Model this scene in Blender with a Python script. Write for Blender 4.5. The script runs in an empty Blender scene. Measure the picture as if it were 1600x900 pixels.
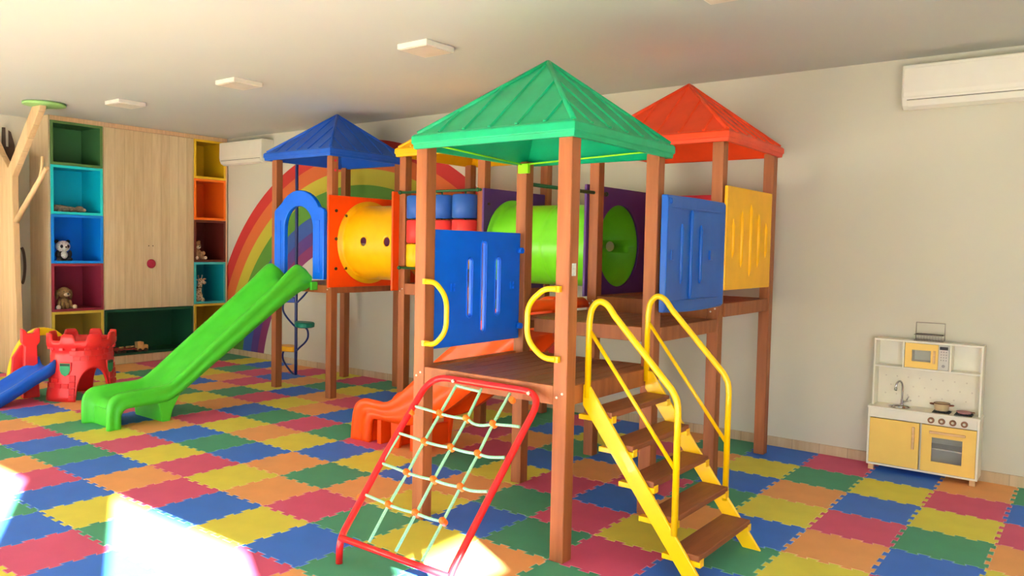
import bpy, bmesh, math, random
from mathutils import Vector, Matrix, Euler
random.seed(7)
C = bpy.context.scene.collection
SC = bpy.context.scene
PI = math.pi

# ------------------------------------------------------------------ helpers
def s2l(c):
    c = c / 255.0
    return c / 12.92 if c <= 0.04045 else ((c + 0.055) / 1.055) ** 2.4

def rgb(t):
    return (s2l(t[0]), s2l(t[1]), s2l(t[2]), 1.0)

MATS = {}
def mat(name, col, rough=0.45, metal=0.0, var=0.06, vscale=6.0, bump=0.0, bscale=60.0, stretch=None, coat=0.0, spec=0.36, tint=None, trans=0.0, alpha=1.0):
    """plain procedural material: base colour varied a little by noise, optional bump"""
    if name in MATS: return MATS[name]
    m = bpy.data.materials.new(name); m.use_nodes = True
    nt = m.node_tree; N = nt.nodes; L = nt.links
    b = N['Principled BSDF']
    b.inputs['Roughness'].default_value = rough
    b.inputs['Metallic'].default_value = metal
    b.inputs['Specular IOR Level'].default_value = spec
    b.inputs['Coat Weight'].default_value = coat
    b.inputs['Transmission Weight'].default_value = trans
    b.inputs['Alpha'].default_value = alpha
    tc = N.new('ShaderNodeTexCoord'); mp = N.new('ShaderNodeMapping')
    L.new(tc.outputs['Object'], mp.inputs['Vector'])
    if stretch: mp.inputs['Scale'].default_value = stretch
    nz = N.new('ShaderNodeTexNoise'); nz.inputs['Scale'].default_value = vscale; nz.inputs['Detail'].default_value = 3
    L.new(mp.outputs['Vector'], nz.inputs['Vector'])
    c = rgb(col)
    c2 = rgb(tint) if tint else tuple(x * (1 - var * 1.6) for x in c[:3]) + (1,)
    c1 = c if tint else tuple(min(1, x * (1 + var)) for x in c[:3]) + (1,)
    r = N.new('ShaderNodeValToRGB')
    r.color_ramp.elements[0].position = 0.3; r.color_ramp.elements[0].color = c2
    r.color_ramp.elements[1].position = 0.7; r.color_ramp.elements[1].color = c1
    L.new(nz.outputs['Fac'], r.inputs['Fac']); L.new(r.outputs['Color'], b.inputs['Base Color'])
    if bump > 0:
        n2 = N.new('ShaderNodeTexNoise'); n2.inputs['Scale'].default_value = bscale; n2.inputs['Detail'].default_value = 4
        L.new(mp.outputs['Vector'], n2.inputs['Vector'])
        bp = N.new('ShaderNodeBump'); bp.inputs['Strength'].default_value = bump; bp.inputs['Distance'].default_value = 0.01
        L.new(n2.outputs['Fac'], bp.inputs['Height']); L.new(bp.outputs['Normal'], b.inputs['Normal'])
    MATS[name] = m
    return m

def wood_planks(name, c1, c2, width=0.09, axis='Y', rough=0.5, seam=0.75):
    """light wood veneer in narrow vertical boards running along Z, board number taken across `axis`"""
    if name in MATS: return MATS[name]
    m = bpy.data.materials.new(name); m.use_nodes = True
    nt = m.node_tree; N = nt.nodes; L = nt.links
    b = N['Principled BSDF']; b.inputs['Roughness'].default_value = rough
    tc = N.new('ShaderNodeTexCoord'); sx = N.new('ShaderNodeSeparateXYZ')
    L.new(tc.outputs['Object'], sx.inputs[0])
    if axis == 'XY':
        a = N.new('ShaderNodeMath'); a.operation = 'ADD'
        L.new(sx.outputs['X'], a.inputs[0]); L.new(sx.outputs['Y'], a.inputs[1]); src = a.outputs[0]
    else:
        src = sx.outputs[axis]
    d = N.new('ShaderNodeMath'); d.operation = 'DIVIDE'; d.inputs[1].default_value = width; L.new(src, d.inputs[0])
    fl = N.new('ShaderNodeMath'); fl.operation = 'FLOOR'; L.new(d.outputs[0], fl.inputs[0])
    wn = N.new('ShaderNodeTexWhiteNoise'); wn.noise_dimensions = '1D'; L.new(fl.outputs[0], wn.inputs['W'])
    mp = N.new('ShaderNodeMapping'); mp.inputs['Scale'].default_value = (8, 8, 0.8)
    L.new(tc.outputs['Object'], mp.inputs['Vector'])
    nz = N.new('ShaderNodeTexNoise'); nz.inputs['Scale'].default_value = 2.2; nz.inputs['Detail'].default_value = 6; nz.inputs['Roughness'].default_value = 0.65
    L.new(mp.outputs['Vector'], nz.inputs['Vector'])
    ad = N.new('ShaderNodeMath'); ad.operation = 'MULTIPLY_ADD'; ad.inputs[1].default_value = 0.35
    L.new(wn.outputs['Value'], ad.inputs[0]); L.new(nz.outputs['Fac'], ad.inputs[2])
    r = N.new('ShaderNodeValToRGB')
    r.color_ramp.elements[0].position = 0.38; r.color_ramp.elements[0].color = rgb(c2)
    r.color_ramp.elements[1].position = 0.9; r.color_ramp.elements[1].color = rgb(c1)
    L.new(ad.outputs[0], r.inputs['Fac'])
    fr = N.new('ShaderNodeMath'); fr.operation = 'FRACT'; L.new(d.outputs[0], fr.inputs[0])
    lt = N.new('ShaderNodeMath'); lt.operation = 'LESS_THAN'; lt.inputs[1].default_value = 0.035; L.new(fr.outputs[0], lt.inputs[0])
    mx = N.new('ShaderNodeMix'); mx.data_type = 'RGBA'; mx.blend_type = 'MULTIPLY'
    L.new(lt.outputs[0], mx.inputs['Factor']); L.new(r.outputs['Color'], mx.inputs[6]); mx.inputs[7].default_value = (seam, seam, seam, 1)
    L.new(mx.outputs[2], b.inputs['Base Color'])
    MATS[name] = m
    return m

class MB:
    """collects geometry in world coordinates; build() links it as ONE mesh object"""
    def __init__(s): s.bm = bmesh.new()
    def box(s, x0, x1, y0, y1, z0, z1, mi=0, M=None):
        v = [s.bm.verts.new(M @ Vector(p) if M else p) for p in
             ((x0,y0,z0),(x1,y0,z0),(x1,y1,z0),(x0,y1,z0),(x0,y0,z1),(x1,y0,z1),(x1,y1,z1),(x0,y1,z1))]
        for q in ((3,2,1,0),(4,5,6,7),(0,1,5,4),(1,2,6,5),(2,3,7,6),(3,0,4,7)):
            f = s.bm.faces.new([v[i] for i in q]); f.material_index = mi
        return s
    def prism(s, pts, axis, a, b, mi=0, M=None):
        """polygon pts (2D) extruded along axis from a to b"""
        def mk(p, t):
            q = (t, p[0], p[1]) if axis == 'X' else ((p[0], t, p[1]) if axis == 'Y' else (p[0], p[1], t))
            return M @ Vector(q) if M else Vector(q)
        A = [s.bm.verts.new(mk(p, a)) for p in pts]; B = [s.bm.verts.new(mk(p, b)) for p in pts]
        n = len(pts)
        for f in (s.bm.faces.new(A[::-1]), s.bm.faces.new(B)): f.material_index = mi
        for i in range(n):
            f = s.bm.faces.new((A[i], A[(i+1) % n], B[(i+1) % n], B[i])); f.material_index = mi
        return s
    def grid(s, rows, mi=0, closeu=False, closev=False, smooth=True, capu=False):
        """rows: list of lists of points"""
        V = [[s.bm.verts.new(p) for p in r] for r in rows]
        nr, nc = len(V), len(V[0])
        for i in range(nr if closeu else nr - 1):
            for j in range(nc if closev else nc - 1):
                a, b, c, d = V[i][j], V[i][(j+1) % nc], V[(i+1) % nr][(j+1) % nc], V[(i+1) % nr][j]
                try:
                    f = s.bm.faces.new((a, b, c, d)); f.smooth = smooth; f.material_index = mi
                except ValueError: pass
        if capu:
            for r in (V[0][::-1], V[-1]):
                f = s.bm.faces.new(r); f.material_index = mi
        return s
    def tube(s, pts, r, n=12, cap=True, mi=0, closed=False, rr=None):
        P = [Vector(p) for p in pts]
        T = []
        for i in range(len(P)):
            a = P[i-1] if (i > 0 or closed) else P[i]; b = P[(i+1) % len(P)] if (i < len(P)-1 or closed) else P[i]
            T.append((b - a).normalized())
        up = Vector((0,0,1)) if abs(T[0].z) < 0.9 else Vector((1,0,0))
        nrm = T[0].cross(up).normalized(); rows = []
        for i, p in enumerate(P):
            nrm = (nrm - T[i] * nrm.dot(T[i]))
            nrm = nrm.normalized() if nrm.length > 1e-6 else T[i].orthogonal().normalized()
            bn = T[i].cross(nrm); rad = rr[i] if rr else r
            rows.append([p + (nrm * math.cos(2*PI*k/n) + bn * math.sin(2*PI*k/n)) * rad for k in range(n)])
        s.grid(rows, mi=mi, closev=True, closeu=closed, capu=cap and not closed)
        return s
    def cyl(s, p0, p1, r, n=24, mi=0, r1=None):
        return s.tube([p0, p1], r, n=n, mi=mi, rr=[r, r if r1 is None else r1])
    def lathe(s, prof, c, axis='Z', n=32, mi=0):
        rows = []
        for (r, h) in prof:
            row = []
            for k in range(n):
                a = 2*PI*k/n
                if axis == 'Z': q = (c[0] + r*math.cos(a), c[1] + r*math.sin(a), c[2] + h)
                elif axis == 'Y': q = (c[0] + r*math.cos(a), c[1] + h, c[2] + r*math.sin(a))
                else: q = (c[0] + h, c[1] + r*math.cos(a), c[2] + r*math.sin(a))
                row.append(q)
            rows.append(row)
        s.grid(rows, mi=mi, closev=True, capu=True)
        return s
    def ell(s, c, r, n=20, m=12, mi=0, M=None):
        rows = []
        for i in range(m + 1):
            th = PI * i / m
            th = min(max(th, 0.02), PI - 0.02)
            row = []
            for k in range(n):
                a = 2*PI*k/n
                q = Vector((r[0]*math.sin(th)*math.cos(a), r[1]*math.sin(th)*math.sin(a), r[2]*math.cos(th)))
                if M: q = M @ q
                row.append(q + Vector(c))
            rows.append(row)
        s.grid(rows, mi=mi, closev=True, capu=True)
        return s
    def build(s, name, m, parent=None, bevel=0.0, seg=2, loc=None, remesh=0.0, solid=0.0, subsurf=0, angle=0.6, wn=False):
        bmesh.ops.recalc_face_normals(s.bm, faces=s.bm.faces)
        org = Vector(loc) if loc is not None else (Vector(parent['_o']) if parent is not None and '_o' in parent.keys() else Vector((0,0,0)))
        if org.length: bmesh.ops.translate(s.bm, verts=s.bm.verts, vec=-org)
        me = bpy.data.meshes.new(name); s.bm.to_mesh(me); s.bm.free()
        o = bpy.data.objects.new(name, me); C.objects.link(o)
        for q in (m if isinstance(m, (list, tuple)) else [m]): me.materials.append(q)
        if parent is not None: o.parent = parent
        elif org.length: o.location = org
        o['_o'] = tuple(org)
        if remesh:
            q = o.modifiers.new('remesh', 'REMESH'); q.mode = 'VOXEL'; q.voxel_size = remesh; q.use_smooth_shade = True
        if solid:
            q = o.modifiers.new('solid', 'SOLIDIFY'); q.thickness = solid; q.offset = 0
        if bevel:
            q = o.modifiers.new('bevel', 'BEVEL'); q.width = bevel; q.segments = seg; q.limit_method = 'ANGLE'; q.angle_limit = angle
        if subsurf:
            q = o.modifiers.new('sub', 'SUBSURF'); q.levels = subsurf; q.render_levels = subsurf
        return o

def empty(name, loc=(0,0,0), parent=None, rz=0.0):
    """Empty at a thing's (or part's) base; '_o' keeps its world origin so children can be given in world coordinates"""
    o = bpy.data.objects.new(name, None); C.objects.link(o); o.empty_display_size = 0.1
    w = Vector(loc)
    if parent is not None:
        o.parent = parent; o.location = w - Vector(parent['_o'])
    else: o.location = w
    o.rotation_euler = (0,0,rz)
    o['_o'] = tuple(w)
    return o
def tag(o, label=None, cat=None, group=None, kind=None):
    if label: o['label'] = label
    if cat: o['category'] = cat
    if group: o['group'] = group
    if kind: o['kind'] = kind
    return o
def struct(o): o['kind'] = 'structure'; return o

def cut(o, cutter_mb):
    """boolean difference, applied; the cutter is removed"""
    c = cutter_mb.build('cutter', list(MATS.values())[0], loc=None)
    c.location = -Vector(o['_o']); 
    mods = [(m.type, m.width, m.segments, m.angle_limit) for m in o.modifiers if m.type == 'BEVEL']
    o.modifiers.clear()
    par, ol = o.parent, o.location.copy()
    o.parent = None; o.location = (0,0,0)
    q = o.modifiers.new('b', 'BOOLEAN'); q.object = c; q.operation = 'DIFFERENCE'; q.solver = 'EXACT'
    dg = bpy.context.evaluated_depsgraph_get(); dg.update()
    me = bpy.data.meshes.new_from_object(o.evaluated_get(dg))
    o.modifiers.clear(); old = o.data; o.data = me
    me.name = old.name
    bpy.data.objects.remove(c)
    o.parent = par; o.location = ol
    for t in mods:
        q = o.modifiers.new('bevel', 'BEVEL'); q.width, q.segments, q.limit_method, q.angle_limit = t[1], t[2], 'ANGLE', t[3]
    return o

def arc(cx, cy, r, a0, a1, n):
    return [(cx + r*math.cos(math.radians(a0 + (a1-a0)*i/n)), cy + r*math.sin(math.radians(a0 + (a1-a0)*i/n))) for i in range(n+1)]
def smoothpath(P, n=6):
    """Catmull-Rom through 2D/3D points"""
    P = [Vector(p) for p in P]; out = []
    for i in range(len(P)-1):
        p0 = P[max(i-1,0)]; p1 = P[i]; p2 = P[i+1]; p3 = P[min(i+2,len(P)-1)]
        for k in range(n):
            t = k/n
            out.append(0.5*((2*p1) + (p2-p0)*t + (2*p0-5*p1+4*p2-p3)*t*t + (3*p1-p0-3*p2+p3)*t**3))
    out.append(P[-1]); return out
def fillet(P, r, n=6):
    """polyline with rounded corners"""
    P = [Vector(p) for p in P]; out = [P[0]]
    for i in range(1, len(P)-1):
        a, b, c = P[i-1], P[i], P[i+1]
        u = (a-b); v = (c-b); d = min(r, u.length*0.49, v.length*0.49)
        p = b + u.normalized()*d; q = b + v.normalized()*d
        for k in range(n+1):
            t = k/n; out.append(p*(1-t)**2 + b*2*t*(1-t) + q*t*t)
    out.append(P[-1]); return out

# ------------------------------------------------------------------ materials
GREY = mat('white_screw', (215,205,190), 0.4)
PW = mat('plastic_wood_brown', (166,98,56), 0.5, var=0.10, vscale=3.0, bump=0.25, bscale=26, stretch=(7,7,0.5), tint=(142,80,44))
DECK = mat('plastic_wood_deck', (150,90,62), 0.5, var=0.1, vscale=3.0, bump=0.25, bscale=26, stretch=(7,0.6,7), tint=(124,74,52))
GREENROOF = mat('green_plastic', (0,164,112), 0.38, var=0.04, tint=(0,152,101))
BLUEROOF = mat('deep_blue_plastic', (18,84,190), 0.4, var=0.05)
REDROOF = mat('red_orange_plastic', (235,72,30), 0.4, var=0.05)
YELLOWP = mat('yellow_plastic', (252,186,8), 0.36, var=0.04)
BLUEP = mat('blue_plastic', (0,102,234), 0.33, var=0.04)
ORANGEP = mat('orange_panel_plastic', (255,78,8), 0.38, var=0.04)
ORANGES = mat('orange_slide_plastic', (255,84,10), 0.34, var=0.04)
PURPLE = mat('purple_plastic', (84,46,120), 0.42, var=0.05)
LIMETUBE = mat('lime_tube_plastic', (112,212,36), 0.3, var=0.04)
GREENSLIDE = mat('green_slide_plastic', (76,204,52), 0.36, var=0.04)
REDP = mat('red_panel_plastic', (215,30,60), 0.4)
DKGREEN = mat('dark_green_rod', (36,92,52), 0.4)
YMET = mat('yellow_painted_steel', (255,202,0), 0.3, var=0.03, coat=0.3)
RMET = mat('red_painted_steel', (226,26,34), 0.28, var=0.03, coat=0.3)
NAVY = mat('navy_painted_steel', (26,40,104), 0.3, var=0.03)
ROPE = mat('mint_rope', (160,232,190), 0.7, var=0.12, vscale=120, bump=0.6, bscale=220)
KNOT = mat('orange_rope_connector', (255,118,28), 0.4)
BOLT = mat('dark_bolt', (70,50,40), 0.4, metal=0.3)
WALLP = mat('wall_paint', (208,204,188), 0.85, var=0.02, vscale=1.2, bump=0.05, bscale=180)
CEILP = mat('ceiling_paint', (198,199,192), 0.9, var=0.015, vscale=0.8)
WHITE = mat('white_laminate', (240,236,220), 0.4, var=0.02)
CREAM = mat('cream_appliance_plastic', (240,236,222), 0.3, var=0.015)
KYEL = mat('soft_yellow_lacquer', (246,206,108), 0.4, var=0.02)
KWOOD = mat('beech_wood', (222,182,132), 0.5, var=0.1, stretch=(1,1,8))
CHROME = mat('brushed_chrome', (190,190,190), 0.18, metal=1.0, var=0.02)
BLACK = mat('black_enamel', (22,20,22), 0.35)
LWOOD = wood_planks('pale_oak_boards', (230,208,168), (206,178,136), 0.135, 'Y')
LWOODX = wood_planks('pale_oak_boards_side', (224,204,168), (200,176,138), 0.105, 'X')
LEDGE = mat('pale_oak_edge', (220,182,142), 0.5, var=0.08, stretch=(8,8,1))
SKIRT = wood_planks('baseboard_oak', (206,184,150), (182,156,122), 0.24, 'X')

# ------------------------------------------------------------------ the room
XL, XR, YF, YB, ZC = -9.8, 5.0, -7.35, 0.55, 3.41
WT = 0.2
# floor slab under the mats
b = MB(); b.box(XL-0.3, XR+0.3, YF-0.3, YB+0.3, -0.25, -0.013)
struct(b.build('floor', mat('floor_screed', (150,142,128), 0.8, bump=0.1)))
b = MB(); b.box(XL-0.3, XR+0.3, YF-0.3, YB+0.3, ZC, ZC+0.25)
struct(b.build('ceiling', CEILP))

# back wall with the painted rainbow (object coordinates: origin at the arc centre)
def rainbow_wall():
    m = bpy.data.materials.new('wall_paint_with_rainbow_mural'); m.use_nodes = True
    nt = m.node_tree; N = nt.nodes; L = nt.links; bs = N['Principled BSDF']; bs.inputs['Roughness'].default_value = 0.8
    tc = N.new('ShaderNodeTexCoord'); sx = N.new('ShaderNodeSeparateXYZ'); L.new(tc.outputs['Object'], sx.inputs[0])
    cb = N.new('ShaderNodeCombineXYZ'); L.new(sx.outputs['X'], cb.inputs['X']); L.new(sx.outputs['Z'], cb.inputs['Y'])
    ln = N.new('ShaderNodeVectorMath'); ln.operation = 'LENGTH'; L.new(cb.outputs[0], ln.inputs[0])
    nz = N.new('ShaderNodeTexNoise'); nz.inputs['Scale'].default_value = 1.2; L.new(tc.outputs['Object'], nz.inputs['Vector'])
    wr = N.new('ShaderNodeValToRGB'); wr.color_ramp.elements[0].color = rgb((204,201,184)); wr.color_ramp.elements[1].color = rgb((209,206,190))
    L.new(nz.outputs['Fac'], wr.inputs['Fac'])
    prev = wr.outputs['Color']
    bands = [(3.52,(186,44,42)), (3.335,(202,100,48)), (3.13,(184,174,54)), (2.915,(82,136,46)), (2.67,(52,86,162)), (2.46,(84,56,132)), (2.29,(128,50,104))]
    for r_, c_ in bands:
        lt = N.new('ShaderNodeMath'); lt.operation = 'LESS_THAN'; lt.inputs[1].default_value = r_; L.new(ln.outputs['Value'], lt.inputs[0])
        mx = N.new('ShaderNodeMix'); mx.data_type = 'RGBA'; L.new(lt.outputs[0], mx.inputs['Factor']); L.new(prev, mx.inputs[6]); mx.inputs[7].default_value = rgb(c_)
        prev = mx.outputs[2]
    lt = N.new('ShaderNodeMath'); lt.operation = 'LESS_THAN'; lt.inputs[1].default_value = 2.13; L.new(ln.outputs['Value'], lt.inputs[0])
    mx = N.new('ShaderNodeMix'); mx.data_type = 'RGBA'; L.new(lt.outputs[0], mx.inputs['Factor']); L.new(prev, mx.inputs[6]); L.new(wr.outputs['Color'], mx.inputs[7])
    L.new(mx.outputs[2], bs.inputs['Base Color'])
    return m
b = MB(); b.box(XL-WT, XR+WT, YB, YB+WT, -0.2, ZC+0.1)
struct(b.build('wall_back', rainbow_wall(), loc=(-6.157, YB, -0.329)))
b = MB(); b.box(XL-WT, XL, YF-WT, YB+WT, -0.2, ZC+0.1); struct(b.build('wall_left', WALLP))
# wall on the right with a slit added to throw sun by the net
def wall_with_holes(name, axis, pos, thick, u0, u1, holes):
    """axis 'Y' = wall in a plane y=pos spanning x; axis 'X' = wall in a plane x=pos spanning y"""
    b = MB(); us = sorted({u0, u1} | {h[0] for h in holes} | {h[1] for h in holes})
    for a, c in zip(us[:-1], us[1:]):
        hs = [h for h in holes if h[0] <= a + 1e-6 and h[1] >= c - 1e-6]
        zs = [(-0.2, ZC+0.1)] if not hs else [(-0.2, hs[0][2]), (hs[0][3], ZC+0.1)]
        for z0, z1 in zs:
            if z1 - z0 < 0.02: continue
            if axis == 'Y': b.box(a, c, pos, pos+thick, z0, z1)
            else: b.box(pos, pos+thick, a, c, z0, z1)
    bmesh.ops.remove_doubles(b.bm, verts=b.bm.verts, dist=1e-5)
    return struct(b.build(name, WALLP))
FH = [(-9.3,-7.0,0.0,1.15), (-6.6,-4.0,0.0,1.15), (-3.5,-0.7,0.0,1.15), (1.1,2.09,0.0,2.60), (3.04,4.95,0.0,2.80)]  # unseen openings; widths and heads shaped to place sun patches and bounce
wall_with_holes('wall_front', 'Y', YF-WT, WT, XL-WT, XR+WT, FH)
SH = [(-6.85,-6.13,2.31,2.55)]
wall_with_holes('wall_right', 'X', XR, WT, YF-WT, YB+WT, SH)
# frames of the openings behind the camera
FRAME = mat('white_window_frame', (235,235,232), 0.4)
for i, (a, c, z0, z1) in enumerate(FH):
    b = MB(); y0, y1 = YF-WT+0.07, YF-WT+0.12
    b.box(a, a+0.05, y0, y1, z0, z1); b.box(c-0.05, c, y0, y1, z0, z1); b.box(a+0.05, c-0.05, y0, y1, z1-0.05, z1)
    struct(b.build('window_%d' % (i+1), FRAME, bevel=0.004))
b = MB(); a, c, z0, z1 = SH[0]
for q in ((a, a+0.03, z0, z1), (c-0.03, c, z0, z1), (a+0.03, c-0.03, z0, z0+0.03), (a+0.03, c-0.03, z1-0.03, z1)):
    b.box(XR+0.08, XR+0.12, q[0], q[1], q[2], q[3])
struct(b.build('window_6', FRAME, bevel=0.003))
# baseboards
b = MB(); b.box(-9.19, XR, YB-0.018, YB, -0.012, 0.085); struct(b.build('baseboard_back', SKIRT, bevel=0.002))
b = MB(); b.box(XL, XL+0.018, YF, -2.12, -0.012, 0.085); struct(b.build('baseboard_left', LWOOD, bevel=0.002))
# terrace outside, unseen, added to bounce sun onto the ceiling
b = MB(); b.box(-22, 22, -26, YF-WT-0.001, -0.3, -0.03)
struct(b.build('bounce_terrace', mat('pale_bounce_paving', (196,190,176), 0.85, var=0.08, vscale=2, bump=0.2)))

# ------------------------------------------------------------------ foam mats
PAL = {'Y': ('yellow', (226,216,82)), 'B': ('blue', (56,116,220)), 'G': ('green', (72,156,124)), 'R': ('pink-red', (212,86,126)), 'O': ('orange', (236,166,104))}
def foam(k):
    nm, c = PAL[k]
    m = mat('foam_' + nm.replace('-', '_'), c, 0.62, var=0.035, vscale=5, bump=0.35, bscale=340, spec=0.35)
    e = mat('foam_edge_highlight_' + nm.replace('-', '_'), tuple(int(x + (250-x)*0.30) for x in c), 0.7, var=0.02)  # paler edge colour paints in the highlights along the mat seams
    return m, e
COLS = {}
def row(v, s):
    for t in s.split():
        u, c = t.split(':'); COLS[(int(u), v)] = c
row(0,  '-18:G -17:Y -16:B -15:O -14:R -13:Y -12:R -11:G -10:Y -9:B -8:R -7:O -6:G -5:R -4:B -3:O -2:G -1:B 0:R 1:B 2:O 3:G 4:Y 5:R')
row(-1, '-18:O -17:R -16:G -15:R -14:B -13:O -12:G -11:Y -10:B -9:O -8:B -7:Y -6:G -5:B -4:Y -3:R -2:O -1:Y 0:G 1:Y 2:R 3:B 4:O 5:G')
row(-2, '-18:R -17:O -16:Y -15:O -14:R -13:Y -12:B -11:O -10:R -9:G -8:G -7:O -6:R -5:O -4:G -3:B -2:G -1:B 0:O 1:B 2:Y 3:R 4:B 5:Y')
row(-3, '-18:O -17:G -16:B -15:B -14:O -13:G -12:R -11:Y -10:O -9:B -8:Y -7:B -6:O -5:R -4:B -3:O -2:R -1:G 0:Y 1:R 2:G 3:O 4:G 5:B')
row(-4, '-18:B -17:Y -16:R -15:Y -14:G -13:Y -12:O -11:B -10:G -9:R -8:G -7:R -6:O -5:G -4:Y -3:R -2:B -1:O 0:B 1:O 2:B 3:Y 4:R 5:O')
row(-5, '-18:G -17:R -16:Y -15:R -14:B -13:O -12:G -11:R -10:Y -9:O -8:Y -7:B -6:Y -5:B -4:O -3:G -2:R -1:Y 0:G 1:Y 2:R 3:G 4:B 5:Y')
row(-6, '-18:Y -17:O -16:G -15:G -14:O -13:R -12:B -11:O -10:B -9:G -8:B -7:O -6:G -5:O -4:Y -3:B -2:G -1:R 0:B 1:R 2:O')
row(-7, '-18:B -17:G -16:Y -15:R -14:B -13:Y -12:G -11:Y -10:R -9:Y -8:R -7:Y -6:O -5:R -4:G -3:Y -2:O -1:G 0:Y')
row(-8, '-15:Y -14:G -13:O -12:R -11:B -10:G -9:B -8:O -7:R -6:B -5:Y -4:B -3:G -2:B -1:R')
row(-9, '-13:B -12:Y -11:G -10:O -9:R -8:B -7:Y -6:G -5:Y -4:R -3:O')
row(-10,'-11:R -10:B -9:Y -8:G -7:B -6:R -5:B -4:O')
row(-11,'-9:O -8:R -7:G -6:Y')
_mesh = {}
def seam(a=0.013, dv=0.005):
    """interlocking dovetail tooth line from t=0 to t=0.5, offset d; level near both ends so that corners meet"""
    P = [(0.0, 0.0), (0.032, 0.0)]; edges = [0.032 + i*(0.436/7) for i in range(8)]; sgn = 1
    for i in range(7):
        t0, t1 = edges[i], edges[i+1]; w = dv
        P += [(t0 - (w if i else 0), sgn*a), (t1 + (w if i < 6 else 0), sgn*a)]
        sgn = -sgn
    P += [(0.468, 0.0), (0.5, 0.0)]
    return P
SEAM = seam()
def mat_mesh(key):
    """key = (flat_left_x, flat_right, flat_front, flat_back_y)"""
    if key in _mesh: return _mesh[key]
    fl, fr, ff, fb = key
    x0 = -0.25 if fl is None else fl; y1 = 0.25 if fb is None else fb
    pts = []
    # front seam (y=-0.25): x ascending
    def xs(t): return x0 + (t/0.5) * (0.25 - x0)
    if fl is None: S = SEAM
    else: S = [(0,0),(0.5,0)] if ff else SEAM
    pts += [(xs(t), -0.25 + (0 if ff else d)) for t, d in (SEAM if not ff else [(0,0),(0.5,0)])]
    # right seam x=0.25: y ascending
    def ys(t): return -0.25 + (t/0.5) * (y1 + 0.25)
    pts += [(0.25 + (0 if fr else d), ys(t)) for t, d in (SEAM if not fr else [(0,0),(0.5,0)])][1:]
    # back seam: x descending
    pts += [(xs(t), y1 + (0 if fb is not None else d)) for t, d in (SEAM if fb is None else [(0,0),(0.5,0)])][::-1][1:]
    pts += [(x0 + (0 if fl is not None else d), ys(t)) for t, d in (SEAM if fl is None else [(0,0),(0.5,0)])][::-1][1:-1]
    n = len(pts)
    def inset(P, d):
        out = []
        for i in range(n):
            a = Vector(P[i-1]); p = Vector(P[i]); c = Vector(P[(i+1) % n])
            e1 = (p-a).normalized(); e2 = (c-p).normalized()
            n1 = Vector((-e1.y, e1.x)); n2 = Vector((-e2.y, e2.x)); m = n1 + n2
            k = m.length
            if k < 1e-5: out.append(p + n1*d); continue
            m /= k; s = d / max(0.35, m.dot(n1)); out.append(p + m*s)
        return out
    A = inset(pts, 0.0007); B = inset(pts, 0.0036)
    bm = bmesh.new()
    va = [bm.verts.new((p.x, p.y, -0.012)) for p in A]; vb = [bm.verts.new((p.x, p.y, -0.0022)) for p in A]; vc = [bm.verts.new((p.x, p.y, 0.0)) for p in B]
    f = bm.faces.new(vc); f.material_index = 0
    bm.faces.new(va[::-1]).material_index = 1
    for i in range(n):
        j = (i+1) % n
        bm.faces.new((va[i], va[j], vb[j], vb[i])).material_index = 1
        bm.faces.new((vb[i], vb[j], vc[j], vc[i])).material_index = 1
    bmesh.ops.recalc_face_normals(bm, faces=bm.faces)
    _mesh[key] = bm
    return bm
_md = {}
LM = [((1.0,0.2),'play kitchen'), ((-0.35,0.15),'red tower corner post'), ((-0.4,-0.9),'yellow ridged panel'), ((0.35,-2.45),'stair foot'),
      ((0.15,-3.4),'+before the yellow stairs'), ((-0.4,-3.0),'sunny front post'), ((-1.0,-3.5),'rope net foot'), ((-1.5,-3.0),'post behind rope net'), ((-1.5,-1.9),'inner green tower post'),
      ((-0.9,-2.4),'+under the green tower deck'), ((-3.3,-1.7),'orange slide mouth'), ((-2.6,-2.6),'orange slide side'), ((-2.4,-1.2),'orange slide back'), ((-3.9,-0.7),'yellow tower'),
      ((-5.06,-0.8),'blue tower front post'), ((-6.1,-0.8),'blue tower outer post'), ((-6.7,-0.1),'spiral steps'), ((-5.5,0.2),'rainbow mural'),
      ((-5.6,-3.2),'green slide mouth'), ((-5.5,-2.4),'green slide leg'), ((-7.3,-2.5),'toy castle'), ((-8.7,-0.8),'shelving wall'), ((-2.9,-4.2),'+around the big sun patch'), ((-4.4,-4.3),'+around the small sun patch'),
      ((-4.2,-3.3),'+on the open middle floor'), ((1.2,-1.2),'+before the play kitchen'), ((-3.0,-3.4),'+beside the rope net')]
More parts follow.
